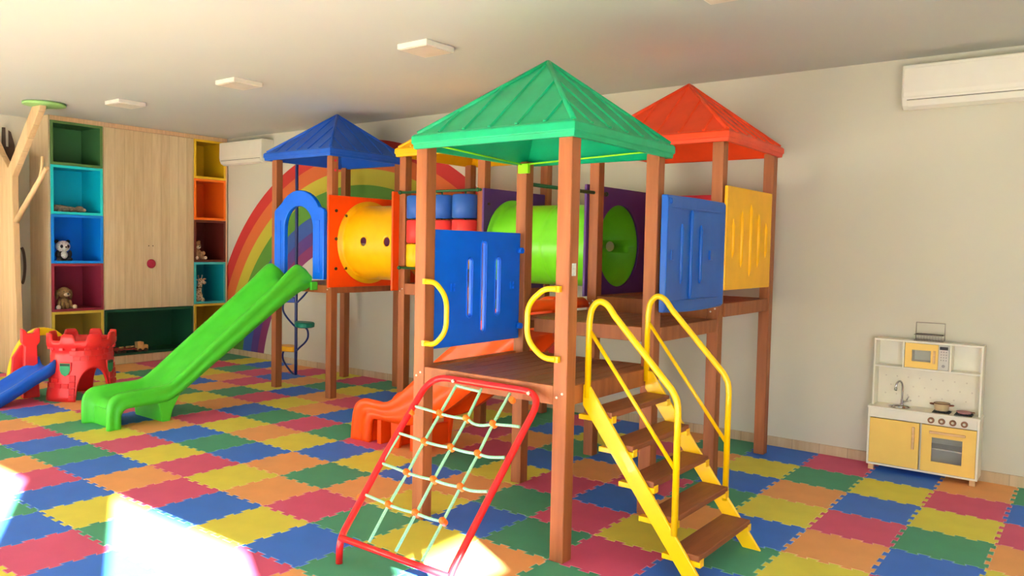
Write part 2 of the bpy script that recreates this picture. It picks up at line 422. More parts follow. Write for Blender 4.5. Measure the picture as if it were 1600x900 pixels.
def build_mats():
    allm = []
    for (u, v), k in sorted(COLS.items()):
        fl = None
        if u == -18: fl = -0.25 - 0.19       # trimmed mats against the plinth
        fb = 0.25 + 0.031 if v == 0 else None
        key = (fl, False, False, fb)
        if (key, k) not in _md:
            me = bpy.data.meshes.new('foam_mat'); mat_mesh(key).to_mesh(me)
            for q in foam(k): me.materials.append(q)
            _md[(key, k)] = me
        o = bpy.data.objects.new('foam_mat', _md[(key, k)]); C.objects.link(o)
        o.location = ((u+0.5)*0.5, (v+0.5)*0.5, 0)
        o['category'] = 'floor mat'; o['group'] = 'interlocking foam floor mats'
        x, y = o.location.x, o.location.y
        lm = min(LM, key=lambda q: (q[0][0]-x)**2 + (q[0][1]-y)**2)[1]
        nb = {d: PAL[COLS[(u+dx, v+dy)]][0].replace('pink-red','pink') if (u+dx, v+dy) in COLS else None for d, dx, dy in (('s',-1,0),('k',1,0),('b',0,1),('f',0,-1))}
        cn = PAL[k][0].replace('pink-red', 'pink')
        allm.append((o, cn, lm, nb))
    from collections import Counter
    def forms(cn, lm, nb):
        T = {'s': 'shelfward', 'k': 'kitchenward', 'b': 'muralward', 'f': 'camera side'}
        T = {'s': '%s on its shelf side', 'k': '%s on its kitchen side', 'b': '%s behind it', 'f': '%s in front'}
        base = '%s foam mat %s' % (cn, lm[1:] if lm[0] == '+' else 'by the ' + lm)
        yield base
        for ks in (('b',), ('f',), ('k',), ('s',), ('b','f'), ('b','k'), ('b','s'), ('f','k'), ('f','s')):
            if all(nb[q] for q in ks): yield base + ', ' + ', '.join(T[q] % nb[q] for q in ks)
        if all(nb.values()): yield '%s foam mat: %s behind, %s in front, %s toward shelves, %s toward kitchen' % (cn, nb['b'], nb['f'], nb['s'], nb['k'])
    cnt = Counter()
    lists = []
    for o, cn, lm, nb in allm:
        f = [q for q in forms(cn, lm, nb) if len(q.split()) <= 16]; lists.append(f)
        for q in set(f): cnt[q] += 1
    for (o, cn, lm, nb), f in zip(allm, lists):
        uq = [q for q in f if cnt[q] == 1]
        o['label'] = uq[0] if uq else f[-1]
build_mats()
# strip of bare screed shows nowhere in view: the rest of the floor continues in the same checker of mats
def rest_floor():
    m = bpy.data.materials.new('foam_checker'); m.use_nodes = True
    nt = m.node_tree; N = nt.nodes; L = nt.links; bs = N['Principled BSDF']; bs.inputs['Roughness'].default_value = 0.62
    tc = N.new('ShaderNodeTexCoord'); mp = N.new('ShaderNodeMapping'); mp.inputs['Scale'].default_value = (2,2,2)
    L.new(tc.outputs['Object'], mp.inputs['Vector'])
    fl = N.new('ShaderNodeVectorMath'); fl.operation = 'FLOOR'; L.new(mp.outputs[0], fl.inputs[0])
    wn = N.new('ShaderNodeTexWhiteNoise'); wn.noise_dimensions = '3D'; L.new(fl.outputs[0], wn.inputs['Vector'])
    r = N.new('ShaderNodeValToRGB'); r.color_ramp.interpolation = 'CONSTANT'
    e = r.color_ramp.elements; e[0].position = 0; e[0].color = rgb(PAL['Y'][1]); e[1].position = 0.2; e[1].color = rgb(PAL['B'][1])
    for p, k in ((0.4,'G'),(0.6,'R'),(0.8,'O')): q = e.new(p); q.color = rgb(PAL[k][1])
    L.new(wn.outputs['Value'], r.inputs['Fac']); L.new(r.outputs['Color'], bs.inputs['Base Color'])
    b = MB()
    cells = set()
    for u in range(-20, 10):
        for v in range(-15, 1):
            if (u, v) in COLS: continue
            if u < -18 and v > -5: continue
            cells.add((u, v))
    for u, v in cells:
        x0, x1, y0, y1 = u*0.5, u*0.5+0.5, v*0.5, v*0.5+0.5
        if u == -20: x0 = XL + 0.02
        if u == -19 and v > -5: continue
        if v == 0: y1 = YB - 0.019
        if v == -15: y0 = YF
        x0 += 0.014; x1 -= 0.014; y0 += 0.014; y1 -= 0.014
        b.box(x0, x1, y0, y1, -0.0129, -0.001)
    return struct(b.build('floor', m))
rest_floor()

# ------------------------------------------------------------------ play structure
PS = empty('play_structure', (-3.0, -1.5, 0))
tag(PS, 'large indoor climbing frame with four coloured roofs, two slides, crawl tubes and rope net', 'play structure')
W_ = 0.092
def post(nx, ny, h, parent, screws=()):
    b = MB(); b.box(nx-W_, nx, ny, ny+W_, 0, h)
    o = b.build('post', PW, parent, bevel=0.006, seg=2)
    b = MB()
    for z in screws:
        for s in (-1, 1):
            b.cyl((nx-W_/2+0.018*s, ny-0.0045, z+0.012*s), (nx-W_/2+0.018*s, ny+0.001, z+0.012*s), 0.007, n=10)
    if screws: b.build('screw', GREY, parent)
    else: b.bm.free()
    return o
def deck(x0, x1, y0, y1, z, parent, boards_along='Y', mat_=None):
    """board deck with its edge beams; x0..x1, y0..y1 outer limits"""
    b = MB(); t = 0.028
    n = max(4, int(round((x1-x0)/0.12))); w = (x1-x0-2*0.03)/n
    for i in range(n):
        b.box(x0+0.03+i*w+0.003, x0+0.03+(i+1)*w-0.003, y0+0.03, y1-0.03, z-t, z)
    b.build('deck_boards', DECK, parent, bevel=0.003)
    for (a0,a1,c0,c1) in ((x0,x1,y0,y0+0.03), (x0,x1,y1-0.03,y1), (x0,x0+0.03,y0+0.03,y1-0.03), (x1-0.03,x1,y0+0.03,y1-0.03)):
        q = MB(); q.box(a0,a1,c0,c1,z-0.11,z+0.002); q.build('deck_beam', PW, parent, bevel=0.004)
def roof(cx, cy, h, zb, zt, za, m, parent):
    """square pyramid roof: moulded fascia, hips and raised seams, hollow underneath"""
    b = MB()
    def ring(hh, z): return [(cx-hh,cy-hh,z),(cx+hh,cy-hh,z),(cx+hh,cy+hh,z),(cx-hh,cy+hh,z)]
    rings = [ring(h-0.05, zb+0.012), ring(h-0.035, zb), ring(h-0.012, zb), ring(h-0.008, zb+0.03), ring(h, zb+0.034), ring(h, zt-0.006), ring(h-0.012, zt+0.006), ring(h-0.03, zt+0.012)]
    rows = [r + [] for r in rings]
    b.grid(rows, closev=True, smooth=False)
    A = [b.bm.verts.new(p) for p in ring(h-0.03, zt+0.012)]; ap = b.bm.verts.new((cx,cy,za))
    for i in range(4): b.bm.faces.new((A[i], A[(i+1)%4], ap))
    A = [b.bm.verts.new(p) for p in ring(h-0.05, zb+0.012)]; ap2 = b.bm.verts.new((cx,cy,za-0.06))
    for i in range(4): b.bm.faces.new((A[(i+1)%4], A[i], ap2))
    bmesh.ops.remove_doubles(b.bm, verts=b.bm.verts, dist=1e-5)
    r = b.build('roof', m, parent, bevel=0.004)
    # raised seams and hips (same plastic, moulded on)
    s = MB(); hh = h-0.03; z0 = zt+0.012; H = za - z0
    def P(t, q, side):   # t across -1..1 at eave, q up 0..1
        x, y = t*hh, -hh*(1-q)
        for _ in range(side): x, y = -y, x
        return Vector((cx+x, cy+y, z0 + H*q))
    for side in range(4):
        nrm = Vector((0,-H,hh)).normalized()
        for _ in range(side): nrm = Vector((-nrm.y, nrm.x, nrm.z))
        for t in (-0.68, -0.34, 0.0, 0.34, 0.68):
            q1 = 1 - abs(t) - 0.015
            if t == 0: q1 = 0.93
            a, c = P(t, 0.0, side), P(t, q1, side)
            d = Vector((1,0,0))
            for _ in range(side): d = Vector((-d.y, d.x, d.z))
            w = 0.011; hgt = 0.011
            pts = [[p - d*w - nrm*0.002, p - d*w*0.5 + nrm*hgt, p + d*w*0.5 + nrm*hgt, p + d*w - nrm*0.002] for p in (a, c)]
            s.grid(pts, smooth=False, capu=False)
            for e_, dz in ((a, 1),):   # little end cap at the eave
                s.ell(e_ + nrm*0.004, (0.014,0.014,0.010), n=8, m=5)
        a, c = P(-1.0, 0.0, side), Vector((cx,cy,za))
        s.tube([a, a.lerp(c, 0.5), c], 0.017, n=8)
    s.ell((cx,cy,za-0.002), (0.024,0.024,0.012), n=12, m=6)
    s.build('seam', m, r)
    return r
def roof_screws(nx, ny, z, parent, side='x'):
    pass

# green roofed tower -------------------------------------------------
GT = empty('tower', (-0.98,-2.43,0), PS); tag(GT, 'low tower with green roof')
GX0, GX1, GY0, GY1 = -1.577, -0.39, -3.01, -1.863
post(-1.485, -3.01, 2.42, GT, (0.955,)); post(-0.39, -3.01, 2.42, GT, (0.955,)); post(-0.398, -1.955, 2.42, GT); post(-1.475, -1.955, 2.42, GT)
b = MB()
n = 9; x0, x1 = -1.48, -0.42; w = (x1-x0)/n
for i in range(n): b.box(x0+i*w+0.003, x0+(i+1)*w-0.003, -2.975, -1.90, 0.975, 1.003)
b.build('deck_boards', DECK, GT, bevel=0.003)
for (a0,a1,c0,c1) in ((-1.484,-0.483,-3.006,-2.976), (-1.473,-0.492,-1.899,-1.87), (-1.57,-1.54,-2.917,-1.956), (-0.425,-0.393,-2.917,-1.956)):
    q = MB(); q.box(a0,a1,c0,c1,0.897,1.006); q.build('deck_beam', PW, GT, bevel=0.004)
rf = roof(-0.972, -2.427, 0.619, 2.395, 2.48, 2.985, GREENROOF, GT)
# lime corner bracket with tie rods under the roof
b = MB(); b.box(-1.53,-1.44,-1.99,-1.957,2.33,2.40)
br = b.build('roof_bracket', mat('lime_plastic', (150,230,20), 0.4), GT, bevel=0.004)
b = MB(); b.tube([(-1.475,-1.975,2.395), (-0.48,-1.975,2.43)], 0.006, n=8); b.tube([(-1.50,-1.975,2.395), (-1.50,-2.93,2.43)], 0.006, n=8)
b.build('tie_rod', MATS['lime_plastic'], GT)
# blue slotted panel on the shelf side
b = MB(); b.box(-1.545,-1.515,-2.914,-1.958,1.105,1.89)
pn = b.build('panel', BLUEP, GT, bevel=0.006)
c = MB()
slots = [(-2.535,1.30,1.70),(-2.385,1.185,1.82),(-2.225,1.295,1.705)]
for (yy,z0,z1) in slots:
    P = [(yy+q[0], q[1]) for q in [(x, z1-0.022+y) for x, y in arc(0,0,0.022,0,180,8)] + [(x, z0+0.022+y) for x, y in arc(0,0,0.022,180,360,8)]]
    c.prism(P, 'X', -1.60, -1.46)
cut(pn, c)
for (yy,z0,z1) in slots:
    b = MB()
    P3 = [Vector((-1.513, yy+x, z1-0.022+y)) for x, y in arc(0,0,0.030,0,180,8)] + [Vector((-1.513, yy+x, z0+0.022+y)) for x, y in arc(0,0,0.030,180,360,8)]
    b.tube(P3, 0.0045, n=8, closed=True); b.build('raised_rim', BLUEP, pn)
for yy in (-2.71,-2.055):
    b = MB(); b.box(-1.516,-1.506,yy-0.022,yy-0.012,1.48,1.53); b.box(-1.516,-1.506,yy+0.012,yy+0.022,1.48,1.53); b.box(-1.516,-1.506,yy-0.012,yy+0.012,1.50,1.51); b.build('moulded_mark', BLUEP, pn)
for z in (1.76,1.20):
    b = MB(); b.cyl((-1.515,-1.975,z),(-1.48,-1.975,z),0.022,n=12); b.build('fixing_bolt', BLUEP, pn)
    b = MB(); b.cyl((-1.515,-2.90,z),(-1.49,-2.90,z),0.014,n=12); b.build('fixing_bolt', BLUEP, pn)
# grab handles
def handle(x, sgn, parent):
    z0, z1, o = 1.16, 1.555, 0.19
    P = [(x,-3.03,z1),(x+sgn*0.08,-3.034,z1),(x+sgn*o,-3.045,z1-0.09),(x+sgn*o,-3.045,z0+0.09),(x+sgn*0.08,-3.034,z0),(x,-3.03,z0)]
    b = MB(); b.tube(fillet(P, 0.10, 6), 0.0165, n=14)
    h = b.build('grab_handle', YMET, parent)
    for z in (z0, z1):
        b = MB(); b.box(x-0.03,x+0.02,-3.036,-3.012,z-0.017,z+0.017)
        b.cyl((x-0.012*sgn,-3.040,z),(x-0.012*sgn,-3.03,z),0.007,n=10)
        b.build('handle_end', YMET, h, bevel=0.004)
handle(-1.455, 1, GT); handle(-0.455, -1, GT)
b = MB(); b.box(-0.3905,-0.388,-2.985,-2.945,1.63,1.70)
st = b.build('safety_sticker', mat('white_sticker', (232,236,226), 0.5, var=0.3, vscale=60, tint=(190,200,196)), GT)

# middle bay ----------------------------------------------------------
MBY = empty('middle_platform', (-0.98,-1.38,0), PS)
b = MB(); n = 9; x0, x1 = -1.55, -0.42; w = (x1-x0)/n
for i in range(n): b.box(x0+i*w+0.003, x0+(i+1)*w-0.003, -1.86, -0.93, 1.236, 1.262)
b.build('deck_boards', DECK, MBY, bevel=0.003)
for (a0,a1,c0,c1) in ((-1.382,-0.492,-1.95,-1.865), (-1.39,-0.48,-0.93,-0.912), (-1.56,-1.53,-1.86,-0.93), (-0.425,-0.393,-1.86,-0.915)):
    q = MB(); q.box(a0,a1,c0,c1,1.165,1.264 if c0 < -1.5 and c1 < -1.5 else 1.264); q.build('deck_beam', PW, MBY, bevel=0.004)
# moulded blue panel on the outside of the middle bay
b = MB()
Y0, Y1, Z0, Z1 = -1.955, -0.985, 1.372, 2.15
rows = []
for i in range(9):
    t = i/8; yy = Y0 + (Y1-Y0)*t; bow = 0.018*math.sin(PI*t)
    dz = 0.012*math.sin(PI*t)
    rows.append([(-0.372,yy,Z0-dz),(-0.335,yy,Z0-dz),(-0.322-bow,yy,Z0+0.02-dz),(-0.322-bow,yy,Z1-0.02+dz*0.3),(-0.335,yy,Z1+dz*0.3),(-0.372,yy,Z1+dz*0.3)])
b.grid(rows, closev=True, capu=True, smooth=False)
pb = b.build('panel', mat('blue_moulded_plastic', (10,88,184), 0.36, var=0.08, vscale=2.5), MBY, bevel=0.008, seg=3)
b = MB()
def ridge(b, x, yy, z0, z1, r=0.013, ax='X'):
    b.tube([(x,yy,z0),(x,yy,z0+0.03),(x,yy,z1-0.03),(x,yy,z1)], r, n=10, rr=[r*0.3,r,r,r*0.3])
for yy, z0, z1 in ((-1.71,1.555,1.965),(-1.555,1.45,2.07),(-1.392,1.552,1.965)): ridge(b, -0.335, yy, z0, z1, 0.018)
for yy in (-1.87,-1.229): b.box(-0.345,-0.318,yy-0.022,yy+0.022,1.72,1.79)
b.box(-0.345,-0.325,Y0+0.03,Y1-0.03,2.065,2.075); b.box(-0.345,-0.325,Y0+0.05,Y1-0.1,1.44,1.448)
for z in (1.405,2.11): b.ell((-0.322,Y0+0.05,z),(0.012,0.022,0.022),n=12,m=8)
b.build('moulded_ridge', MATS['blue_moulded_plastic'], pb, bevel=0.003)

# red roofed tower ------------------------------------------------------
RT = empty('tower', (-0.93,-0.38,0), PS); tag(RT, 'tall tower with red orange roof beside wall')
post(-1.482,-0.91,2.64,RT,(1.33,)); post(-0.386,-0.91,2.64,RT,(1.33,)); post(-0.36,0.14,2.64,RT); post(-1.482,0.14,2.64,RT)
b = MB(); n = 9; x0, x1 = -1.48, -0.42; w = (x1-x0)/n
for i in range(n): b.box(x0+i*w+0.003, x0+(i+1)*w-0.003, -0.875, 0.20, 1.350, 1.377)
b.build('deck_boards', DECK, RT, bevel=0.003)
for (a0,a1,c0,c1) in ((-1.479,-0.481,-0.906,-0.876), (-1.48,-0.455,0.201,0.228), (-1.572,-1.545,-0.817,0.139), (-0.40,-0.371,-0.817,0.139)):
    q = MB(); q.box(a0,a1,c0,c1,1.255 if c0 < -0.9 else 1.275,1.381); q.build('deck_beam', PW, RT, bevel=0.004)
roof(-0.935,-0.373,0.622,2.612,2.693,3.195,REDROOF,RT)
b = MB(); b.box(-0.371,-0.345,-0.905,0.084,1.486,2.288)
pn = b.build('panel', YELLOWP, RT, bevel=0.006)
for yy, z0, z1 in ((-0.775,1.731,2.043),(-0.595,1.66,2.115),(-0.407,1.585,2.178),(-0.224,1.657,2.109),(-0.049,1.737,2.036)):
    b = MB(); b.tube([(-0.347,yy,z0),(-0.347,yy,z0+0.06),(-0.347,yy,z1-0.06),(-0.347,yy,z1)], 0.02, n=10, rr=[0.004,0.021,0.021,0.004]); b.build('moulded_ridge', YELLOWP, pn)
b = MB(); b.box(-1.39,-0.46,0.175,0.198,1.5,2.30); b.build('panel', REDP, RT, bevel=0.006)
# purple panel with the crawl tube's mouth
def ring_cut(o, x, cy, cz, r, n=48):
    c = MB(); c.tube([(x-0.2,cy,cz),(x+0.2,cy,cz)], r, n=n); return cut(o, c)
b = MB(); b.box(-1.602,-1.577,-0.945,0.235,1.375,2.335)
pn = b.build('panel', PURPLE, RT, bevel=0.006); ring_cut(pn, -1.59, -0.36, 1.815, 0.37)

# blue roofed tower ------------------------------------------------------
BT = empty('tower', (-5.6,-0.27,0), PS); tag(BT, 'tall tower with blue roof beside rainbow mural')
post(-6.10,-0.79,2.79,BT,(1.27,)); post(-5.06,-0.80,2.79,BT,(1.27,)); post(-6.09,0.28,2.79,BT); post(-5.06,0.26,2.79,BT)
b = MB(); n = 9; x0, x1 = -6.15, -5.10; w = (x1-x0)/n
for i in range(n): b.box(x0+i*w+0.003, x0+(i+1)*w-0.003, -0.765, 0.32, 1.276, 1.303)
b.build('deck_boards', DECK, BT, bevel=0.003)
for (a0,a1,c0,c1) in ((-6.099,-5.153,-0.795,-0.766), (-6.089,-5.153,0.321,0.35), (-6.185,-6.155,-0.697,0.279), (-5.095,-5.064,-0.707,0.259)):
    q = MB(); q.box(a0,a1,c0,c1,1.215,1.306); q.build('deck_beam', PW, BT, bevel=0.004)
roof(-5.605,-0.276,0.618,2.772,2.858,3.352,BLUEROOF,BT)
# arch panel above the green slide
def arch_outline(xc, z0, zt, hw, r):
    P = [(xc-hw, z0), (xc+hw, z0), (xc+hw, z0+0.775), (xc+hw-0.012, z0+0.80), (xc+hw-0.035, z0+0.815)]
    P += [(xc + x, zt-0.42 + y) for x, y in [(0.43*math.cos(math.radians(a)), 0.42*math.sin(math.radians(a))) for a in range(32, 149, 9)]]
    P += [(xc-hw+0.035, z0+0.815), (xc-hw+0.012, z0+0.80), (xc-hw, z0+0.775)]
    return P
xc = -5.585; z0 = 1.372
b = MB(); b.prism(arch_outline(xc, z0, 2.40, 0.46, 0.4), 'Y', -0.86, -0.805)
pa = b.build('arch_panel', BLUEP, BT, bevel=0.01, seg=3)
c = MB(); hw = 0.262
P = [(xc-hw, z0-0.1), (xc+hw, z0-0.1)] + [(xc + hw*math.cos(math.radians(a)), 1.955 + 0.262*math.sin(math.radians(a))) for a in range(0, 181, 10)]
c.prism(P, 'Y', -1.0, -0.7); cut(pa, c)
for s in (-1, 1):
    b = MB(); b.box(xc+s*0.36-0.03, xc+s*0.36+0.03, -0.868, -0.858, 1.45, 2.05); b.build('moulded_ridge', BLUEP, pa, bevel=0.006)
# orange panels with the yellow tube
b = MB(); b.box(-5.059,-5.034,-0.865,0.30,1.285,2.335)
pn = b.build('panel', ORANGEP, BT, bevel=0.006); ring_cut(pn, -5.05, -0.26, 1.805, 0.42)
b = MB()
for (yy, zz) in ((-0.76,2.16),(-0.76,1.50),(-0.76,1.84),(0.2,2.16),(0.2,1.5)): b.cyl((-5.036,yy,zz),(-5.022,yy,zz),0.018,n=12)
for a in (40,140,220,320): b.cyl((-5.036,-0.26+0.47*math.cos(math.radians(a)),1.805+0.47*math.sin(math.radians(a))),(-5.015,-0.26+0.47*math.cos(math.radians(a)),1.805+0.47*math.sin(math.radians(a))),0.017,n=12)
b.build('bolt', BOLT, pn)
b = MB(); b.box(-5.0595,-5.057,-0.80,-0.765,1.66,1.74)
b.bm.free()
b = MB(); b.box(-5.10,-5.065,-0.803,-0.8005,1.68,1.75); b.build('safety_sticker', MATS['white_sticker'], BT)
b = MB()
for z in (2.73,2.62): b.ell((-5.058,-0.754,z),(0.008,0.016,0.016),n=10,m=6); 
b.build('red_screw_cap', REDP, BT)

# yellow roofed tower -----------------------------------------------------
YT = empty('tower', (-3.4,-0.2,0), PS); tag(YT, 'tall tower with yellow roof and spinning drums')
post(-3.93,-0.76,2.72,YT,(1.31,)); post(-2.855,-0.76,2.72,YT,(1.31,)); post(-3.90,0.26,2.72,YT); post(-2.80,0.22,2.72,YT)
b = MB(); n = 9; x0, x1 = -4.0, -2.88; w = (x1-x0)/n
for i in range(n): b.box(x0+i*w+0.003, x0+(i+1)*w-0.003, -0.725, 0.29, 1.350, 1.377)
b.build('deck_boards', DECK, YT, bevel=0.003)
for (a0,a1,c0,c1) in ((-3.93,-2.947,-0.756,-0.726), (-3.90,-2.892,0.291,0.32), (-4.015,-3.985,-0.667,0.259), (-2.885,-2.86,-0.667,0.219)):
    q = MB(); q.box(a0,a1,c0,c1,1.262,1.381); q.build('deck_beam', PW, YT, bevel=0.004)
roof(-3.40,-0.22,0.62,2.705,2.79,3.29,YELLOWP,YT)
b = MB(); b.box(-4.05,-4.024,-0.845,0.315,1.30,2.345)
pn = b.build('panel', ORANGEP, YT, bevel=0.006); ring_cut(pn, -4.04, -0.26, 1.805, 0.42)
b = MB(); b.box(-2.852,-2.827,-0.80,0.30,1.36,2.35)
pn = b.build('panel', PURPLE, YT, bevel=0.006); ring_cut(pn, -2.84, -0.30, 1.815, 0.37)
b = MB()
for a in (35,90,145,215,270,325): b.cyl((-2.828,-0.30+0.42*math.cos(math.radians(a)),1.815+0.42*math.sin(math.radians(a))),(-2.812,-0.30+0.42*math.cos(math.radians(a)),1.815+0.42*math.sin(math.radians(a))),0.016,n=12)
for yy, zz in ((-0.73,2.2),(-0.73,1.95)): b.cyl((-2.828,yy,zz),(-2.815,yy,zz),0.014,n=12)
b.build('bolt', BOLT, pn)
# spinning drum game between the two front posts
b = MB()
for z in (2.335,1.545):
    b.tube([(-4.0,-0.785,z),(-2.88,-0.785,z)], 0.014, n=10)
    for x in (-3.97,-2.91): b.ell((x,-0.80,z),(0.022,0.02,0.022),n=10,m=6)
for x in (-3.70,-3.385,-3.075): b.tube([(x,-0.785,1.545),(x,-0.785,2.335)], 0.010, n=8)
dg_ = b.build('drum_rail', DKGREEN, YT)
DB = mat('blue_drum_plastic', (40,92,180), 0.45); DR = mat('red_drum_plastic', (228,58,56), 0.45); DY = mat('yellow_drum_plastic', (250,192,10), 0.45)
for x in (-3.70,-3.385,-3.075):
    for z, m_ in ((2.175,DB),(1.925,DR),(1.68,DY)):
        b = MB(); b.lathe([(0.02,-0.118),(0.115,-0.118),(0.13,-0.108),(0.13,0.108),(0.115,0.118),(0.02,0.118)], (x,-0.785,z), n=28)
        b.build('drum', m_, YT)
# dark green rail over the middle bay
b = MB(); b.tube([(-1.53,-1.90,2.26),(-1.53,-0.885,2.26)], 0.014, n=10); b.ell((-1.53,-0.90,2.26),(0.02,0.02,0.02),n=10,m=6)
b.bm.free()
b = MB(); b.tube([(-1.53,-1.90,2.262),(-1.53,-0.70,2.262)], 0.015, n=10)
b.ell((-1.53,-0.70,2.262),(0.022,0.022,0.022),n=10,m=6)
b.build('rail', DKGREEN, PS)

# crawl tubes ---------------------------------------------------------------
def crawl_tube(x0, x1, cy, cz, r, m, holes, seam_x, label):
    b = MB(); n = 64; rows = []
    prof = [(x0+0.002, r+0.055),(x0+0.014, r+0.055),(x0+0.018, r+0.012),(x0+0.05, r)]
    for s_ in seam_x: prof += [(s_-0.012, r),(s_-0.008, r+0.002),(s_+0.008, r+0.002),(s_+0.012, r)]
    prof += [(x1-0.05, r),(x1-0.018, r+0.012),(x1-0.014, r+0.055),(x1-0.002, r+0.055)]
    fine = []
    for (xa, ra), (xb, rb) in zip(prof[:-1], prof[1:]):
        k_ = max(1, int((xb-xa)/0.03)); fine += [(xa+(xb-xa)*q/k_, ra+(rb-ra)*q/k_) for q in range(k_)]
    prof = fine + [prof[-1]]
    for x, rr in prof: rows.append([(x, cy+rr*math.cos(2*PI*k/n), cz+rr*math.sin(2*PI*k/n)) for k in range(n)])
    inner = [(x, cy+(r-0.012)*math.cos(2*PI*k/n), cz+(r-0.012)*math.sin(2*PI*k/n)) for x in (x1,) for k in range(n)]
    rows.append([(x1-0.002, cy+(r-0.012)*math.cos(2*PI*k/n), cz+(r-0.012)*math.sin(2*PI*k/n)) for k in range(n)])
    rows.append([(x0+0.002, cy+(r-0.012)*math.cos(2*PI*k/n), cz+(r-0.012)*math.sin(2*PI*k/n)) for k in range(n)])
    b.grid(rows, closev=True, closeu=True)
    o = b.build('crawl_tube', m, PS); o['label'] = label
    if holes:
        c = MB()
        for hx, hz, a in holes: c.cyl((hx, cy-r-0.2, hz), (hx, cy-0.1, hz), 0.05, n=24)
        for hx, hz, a in holes: c.cyl((hx, cy+0.1, hz), (hx, cy+r+0.2, hz), 0.05, n=24)
        cut(o, c)
        for p in o.data.polygons: p.use_smooth = True
    return o
crawl_tube(-5.032, -4.052, -0.26, 1.805, 0.43, YELLOWP, [(-4.655,1.815,0),(-4.28,1.815,0)], [], 'yellow crawl tube with round peepholes')
crawl_tube(-2.825, -1.604, -0.33, 1.815, 0.385, LIMETUBE, [(-1.915,1.812,0)], [-2.2], 'lime green crawl tube')
b = MB(); b.box(-2.6,-1.9,0.062,0.064,1.8,1.81); b.bm.free()

# slides ----------------------------------------------------------------------
def slide(name, path, wdir, w, m, parent, label, wallh, foot, top_flange=None):
    """path: (s, z_rim, z_bottom) list in a vertical plane; wdir maps (s, t, z) to world"""
    o_ = empty(name, wdir(path[-1][0], 0, 0), parent); o_['label'] = label
    rim = smoothpath([(p[0], p[1]) for p in path], 5); bot = smoothpath([(p[2], p[3]) for p in path], 5)
    hw = w/2; b = MB(); rows = []
    for (rp, bp) in zip(rim, bot):
        d = Vector((bp.x-rp.x, bp.y-rp.y)); 
        def at(t, k): return wdir(rp.x + d.x*k, t, rp.y + d.y*k)
        fl = 0.66     # channel floor depth between rim and underside
        row = [at(-hw, 1.0), at(-hw-0.004, 0.62), at(-hw+0.006, 0.60), at(-hw-0.006, 0.34), at(-hw-0.012, 0.12), at(-hw+0.004, 0.0), at(-hw+0.028, -0.015), at(-hw+0.050, 0.03), at(-hw+0.062, 0.2),
               at(-hw+0.085, fl-0.12), at(-hw+0.13, fl), at(0, fl+0.03), at(hw-0.13, fl), at(hw-0.085, fl-0.12),
               at(hw-0.062, 0.2), at(hw-0.050, 0.03), at(hw-0.028, -0.015), at(hw-0.004, 0.0), at(hw+0.012, 0.12), at(hw+0.006, 0.34), at(hw-0.006, 0.60), at(hw+0.004, 0.62), at(hw, 1.0),
               at(hw-0.05, 0.98), at(hw-0.07, 0.80), at(0, 0.82), at(-hw+0.07, 0.80), at(-hw+0.05, 0.98)]
        rows.append(row)
    b.grid(rows, closev=True, capu=True)
    q = b.build('slide_chute', m, o_, bevel=0.0)
    return o_, q

def gs(s, t, z): return Vector((-5.60 + t, s, z))
path = [(-0.865,1.405,-0.865,1.285),(-0.89,1.43,-0.89,1.28),(-0.97,1.50,-0.95,1.25),(-1.09,1.525,-1.05,1.215),(-1.35,1.31,-1.30,1.06),(-1.75,1.00,-1.70,0.79),(-2.15,0.69,-2.12,0.505),(-2.45,0.455,-2.42,0.295),(-2.56,0.378,-2.56,0.215),(-2.64,0.355,-2.64,0.197),(-2.80,0.35,-2.78,0.19),(-3.0,0.345,-2.96,0.188),(-3.08,0.335,-3.02,0.18),(-3.14,0.30,-3.05,0.15),(-3.175,0.24,-3.06,0.12),(-3.185,0.15,-3.062,0.07),(-3.185,0.0,-3.065,0.0)]
g_, q_ = slide('green_slide', path, gs, 0.545, GREENSLIDE, PS, 'long green slide below the blue roof', 0.2, None)
b = MB()   # moulded support legs under the run-out
for s in (-1, 1):
    x0 = -5.60 + s*0.245
    P = [(-2.44,0.30),(-2.70,0.20),(-2.67,0.10),(-2.655,0.0),(-2.575,0.0),(-2.55,0.10),(-2.50,0.20)]
    b.prism(P, 'X', x0-0.02, x0+0.02)
b.box(-5.83,-5.37,-2.66,-2.63,0.0,0.2)
b.build('slide_foot', GREENSLIDE, g_, bevel=0.006)
b = MB()   # mouth closing plate and end cheeks
b.box(-5.80,-5.40,-3.11,-3.075,0.0,0.17)
b.build('mouth_plate', GREENSLIDE, g_, bevel=0.006)
for x0, x1 in ((-5.34,-5.30),(-5.90,-5.86)):
    b = MB(); b.box(x0,x1,-0.885,-0.797,1.245,1.34); b.build('slide_flange', GREENSLIDE, g_, bevel=0.006)

def os_(s, t, z): return Vector((s, -1.60 - t, z))
path = [(-1.585,1.385,-1.585,1.02),(-1.70,1.375,-1.68,0.93),(-1.82,1.30,-1.80,0.83),(-2.0,1.17,-2.0,0.66),(-2.2,1.02,-2.2,0.51),(-2.42,0.855,-2.40,0.37),(-2.65,0.67,-2.58,0.275),(-2.80,0.55,-2.74,0.235),(-2.93,0.45,-2.88,0.225),(-3.06,0.388,-3.02,0.225),(-3.20,0.388,-3.13,0.225),(-3.33,0.385,-3.20,0.22),(-3.43,0.33,-3.23,0.19),(-3.475,0.22,-3.24,0.12),(-3.50,0.0,-3.25,0.0)]
o_, q_ = slide('orange_slide', path, os_, 0.52, ORANGES, PS, 'orange slide behind the rope net', 0.2, None)
b = MB()
for s in (-1, 1):
    y0 = -1.60 + s*0.215
    b.prism([(-2.85,0.24),(-3.0,0.24),(-2.99,0.0),(-2.90,0.0)], 'Y', y0-0.018, y0+0.018)
    b.prism([(-2.66,0.27),(-2.76,0.25),(-2.76,0.0),(-2.70,0.0)], 'Y', y0-0.018, y0+0.018)
